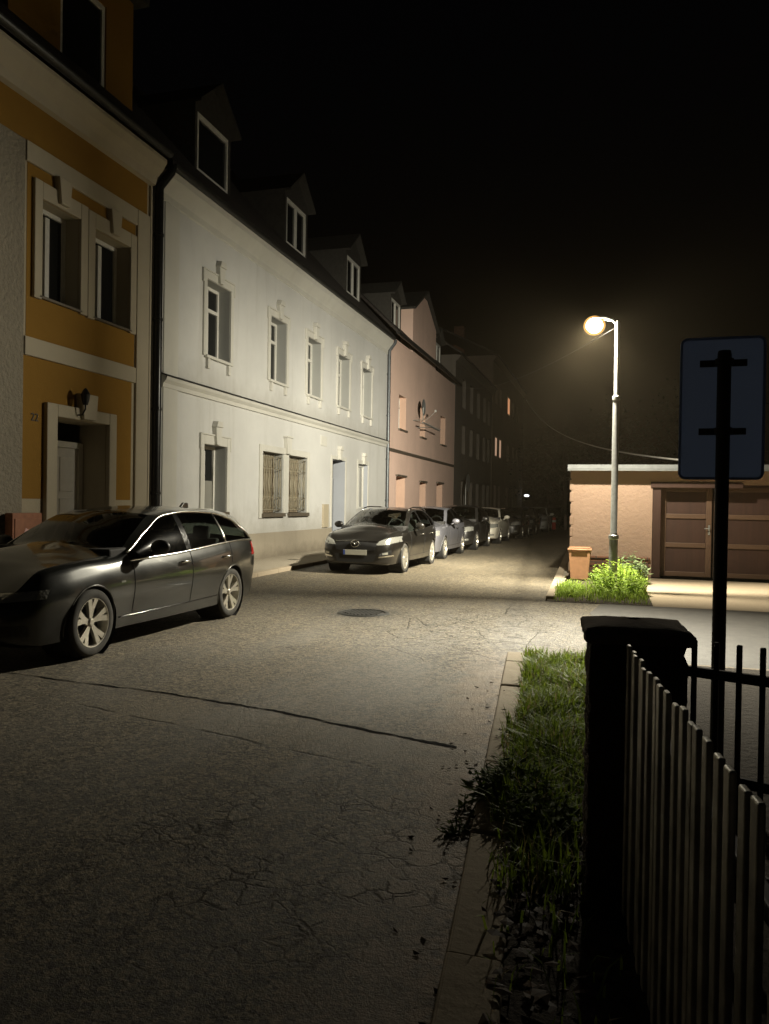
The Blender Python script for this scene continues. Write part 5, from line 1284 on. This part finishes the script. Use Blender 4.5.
lo2 = lm.build('fallen_leaves', M['dryleaf'], weld=False, fixn=False); tag(lo2, 'brown fallen leaves lying on the soil beside the kerb', 'leaves', kind='stuff')
def weed(name, label, c, rx, ry, h, n, mat, L_=(.05, .1), cat='plant', stems=14, group=None):
    o = thing(name, label, cat, (c[0], c[1], c[2]), group)
    sm_ = MB(); lf = MB()
    for _ in range(stems):
        a = rnd.uniform(0, 6.28); r_ = math.sqrt(rnd.random()); bx, by = c[0] + rx * .8 * r_ * math.cos(a), c[1] + ry * .8 * r_ * math.sin(a); hh = h * rnd.uniform(.55, 1) * (1 - .45 * r_ * r_)
        tx, ty = bx + rx * .25 * math.cos(a) * r_, by + ry * .25 * math.sin(a) * r_
        sm_.tube([(bx, by, c[2]), ((bx + tx) / 2, (by + ty) / 2, c[2] + hh * .6), (tx, ty, c[2] + hh)], [.005, .004, .002], 4)
        for k in range(n // stems):
            u = rnd.uniform(.08, 1.0); px, py, pz = bx + (tx - bx) * u, by + (ty - by) * u, c[2] + hh * u
            l_ = rnd.uniform(*L_) * (1.2 - .5 * u); leaf(lf, (px + rnd.uniform(-.03, .03), py + rnd.uniform(-.03, .03), pz), l_, l_ * rnd.uniform(.3, .55), rnd.uniform(0, 6.28), rnd.uniform(-.35, .75))
    lf.add(sm_.v, sm_.f); lf.build('foliage', M[mat], o, weld=False, fixn=False)
    return o
weed('weed_clump', 'bright green weed clump around the foot of the street lamp', (.15, 14.2, .01), .52, 1.25, .60, 3000, 'weed', (.05, .13), stems=110)
weed('leafy_weed', 'pale broad leaved weed against the garage brick base', (.42, 15.9, .02), .32, .55, .66, 900, 'weed_grey', (.08, .17), stems=36)
weed('weed_clump', 'low green weeds spilling onto the road in front of the bin', (-.66, 13.7, .005), .26, .85, .20, 700, 'weed', (.05, .10), stems=40)
weed('leafy_weed', 'dark leafy weed leaning over the kerb in the grass strip', (-.46, 3.9, .04), .17, .28, .22, 480, 'weed_dark', (.05, .11), stems=30)
weed('leafy_weed', 'dark low weed beside the pillar foot near the fallen leaves', (-.26, 3.55, .04), .16, .34, .22, 420, 'weed_dark', (.05, .1), stems=20)
weed('kerb_weed', 'sparse weed growing in the gutter below the dark leafy weed', (kl(3.6) - .05, 3.6, 0), .05, .3, .08, 80, 'weed_dark', (.03, .06), stems=12)
# low tufts in the bed to break its edge
gm = MB()
for _ in range(2600):
    y = rnd.uniform(12.4, 16.6); x = rnd.uniform(-.85, .62)
    if x < -.25 and y > 14.6: continue
    if y < 12.9 and rnd.random() < .5: continue
    blade(gm, (x, y, .01), rnd.uniform(.08, .24), rnd.uniform(.004, .008), rnd.uniform(0, 6.283), rnd.uniform(.2, 1.0))
gg = gm.build('grass', M['weed'], weld=False, fixn=False); tag(gg, 'bright tufts of grass round the lamp post bed', 'grass', kind='stuff')

def tree(label, c, h, cr, n):
    o = thing('tree', label, 'tree', c, 'dark trees at the far end of the street')
    tk = MB(); tk.tube([(c[0], c[1], c[2]), (c[0] + .1, c[1], c[2] + h * .35), (c[0] - .1, c[1] + .1, c[2] + h * .8)], [.22, .16, .05], 8)
    for _ in range(6):
        a = rnd.uniform(0, 6.28); z = c[2] + h * rnd.uniform(.3, .6); tk.tube([(c[0], c[1], z), (c[0] + cr * .6 * math.cos(a), c[1] + cr * .6 * math.sin(a), z + h * .2)], [.07, .02], 5)
    tk.build('trunk', M['bark'], o, smooth=True)
    lf = MB(); cl = [(rnd.gauss(0, .5) * cr, rnd.gauss(0, .5) * cr, h * rnd.uniform(.35, .98)) for _ in range(26)]
    for _ in range(n):
        k = rnd.choice(cl); s_ = cr * .28
        leaf(lf, (c[0] + k[0] + rnd.gauss(0, s_), c[1] + k[1] + rnd.gauss(0, s_), c[2] + k[2] + rnd.gauss(0, s_ * .8)), rnd.uniform(.18, .4), rnd.uniform(.12, .26), rnd.uniform(0, 6.28), rnd.uniform(-.8, .8))
    lf.build('crown', M['treeleaf'], o, weld=False, fixn=False); return o
tree('dark tree straight above the end of the street', (-3.6, 64, 0), 7.5, 3.2, 1600)
tree('dark tree standing just left of the garage', (.8, 58, 0), 8, 3.2, 1600)
tree('dark tree behind the garage roof', (4.5, 52, 0), 8.5, 3.6, 1600)
tree('dark low tree closing the left side at the street end', (-6.6, 86, 0), 7, 3, 1400)
weed('round_bush', 'round dark bush beyond the farthest parked car', (-2.6, 55, 0), 1.7, 1.2, 1.9, 1500, 'treeleaf', (.15, .3), 'bush', 50)

def marker(x, y, label, h=.75):
    o = thing('marker_post', label, 'marker post', (x, y, .0), 'red and white marker posts')
    p = MB(); p.lathe([(0, 0), (.13, 0), (.13, h * .62), (0, h * .62)], (x, y, 0), 'z', 10); p.build('base', M['red'], o, smooth=40)
    p = MB(); p.lathe([(.13, h * .622), (.13, h * .8), (0, h * .8)], (x, y, 0), 'z', 10); p.build('band', M['markerwhite'], o, smooth=40)
    p = MB(); p.lathe([(.13, h * .802), (.13, h), (.06, h * 1.04), (0, h * 1.05)], (x, y, 0), 'z', 10); p.build('top', M['red'], o, smooth=40)
marker(-3.45, 50.8, 'red and white marker post standing beside the pale car'); marker(-2.1, 51.5, 'red and white marker post nearer the garage corner')
for i, xx in enumerate((-2.75, -2.42)):
    o = thing('wooden_stake', ['brown wooden stake beside the left marker post', 'brown wooden stake beside the right marker post'][i], 'stake', (xx, 51.2, 0))
    MB().prism([(xx - .09, 0), (xx + .09, 0), (xx + .09, .85), (xx, .98), (xx - .09, .85)], 'y', 51.15, 51.3).build('board', M['gaterail'], o, bevel=.01)

# manhole
mh = thing('manhole_cover', 'round dark iron manhole cover set in broken asphalt', 'manhole cover', (-3.2, 10.0, 0))
p = MB(); p.lathe([(0, .010), (.27, .010), (.28, .004)], (-3.2, 10.0, 0), 'z', 32)
for k in range(-4, 5): xx = k * .055; hl = math.sqrt(.25 ** 2 - xx * xx); p.box(-3.2 + xx - .012, -3.2 + xx + .012, 10 - hl, 10 + hl, .0105, .018)
p.build('lid', M['gutter'], mh)
p = MB(); p.lathe([(.29, .004), (.295, .014), (.335, .014), (.36, .003)], (-3.2, 10.0, 0), 'z', 32); p.build('ring', M['gutter'], mh, smooth=40)

# ------------------------------------------------------------------ thin scattering volume, added to imitate lens glare round the lamp
HZ = True
if HZ:
    t = NT('glare_scatter'); t.n.remove(t.b)
    vs = t.n.new('ShaderNodeVolumeScatter'); vs.inputs['Density'].default_value = .0006; vs.inputs['Anisotropy'].default_value = .62; vs.inputs['Color'].default_value = (1, .82, .55, 1)
    t.link(vs.outputs[0], t.out.inputs['Volume'])
    hz = MB().box(-30, 30, -12, 130, -.02, 30).build('glare_haze', t.m); tag(hz, 'thin scattering volume added to imitate lens glare round the lamp', 'glare_haze', kind='stuff')

# ------------------------------------------------------------------ world
wd = bpy.data.worlds.new('World'); scn.world = wd; wd.use_nodes = True; nt = wd.node_tree
bg = nt.nodes['Background']; sky = nt.nodes.new('ShaderNodeTexSky'); sky.sky_type = 'NISHITA'; sky.sun_disc = False
sky.sun_elevation = R(-4); sky.sun_rotation = R(180)
nt.links.new(sky.outputs[0], bg.inputs[0]); bg.inputs[1].default_value = .03

# ------------------------------------------------------------------ camera
f = 770.0; yaw, pit, rol = R(16.3), R(-.63), R(.9)
Fh = Vector((-math.sin(yaw), math.cos(yaw), 0)); Z = Vector((0, 0, 1)); R0 = Vector((math.cos(yaw), math.sin(yaw), 0))
F = Fh * math.cos(pit) + Z * math.sin(pit); U0 = Z * math.cos(pit) - Fh * math.sin(pit)
Rv = R0 * math.cos(rol) + U0 * math.sin(rol); Uv = U0 * math.cos(rol) - R0 * math.sin(rol)
cam = bpy.data.cameras.new('camera'); cam.sensor_fit = 'HORIZONTAL'; cam.sensor_width = 36; cam.lens = 36 * f / 769; cam.clip_start = .05; cam.clip_end = 2000
co = bpy.data.objects.new('camera', cam); col.objects.link(co)
co.matrix_world = Matrix(((Rv.x, Uv.x, -F.x, 0), (Rv.y, Uv.y, -F.y, 0), (Rv.z, Uv.z, -F.z, 1.5), (0, 0, 0, 1)))
scn.camera = co

scn.view_settings.view_transform = 'Standard'; scn.view_settings.look = 'None'; scn.view_settings.exposure = 0; scn.view_settings.gamma = 1
cy = scn.cycles; cy.use_denoising = True; cy.max_bounces = 6; cy.diffuse_bounces = 3; cy.glossy_bounces = 4; cy.transparent_max_bounces = 12; cy.volume_bounces = 0; cy.sample_clamp_indirect = 3; cy.caustics_reflective = False; cy.caustics_refractive = False
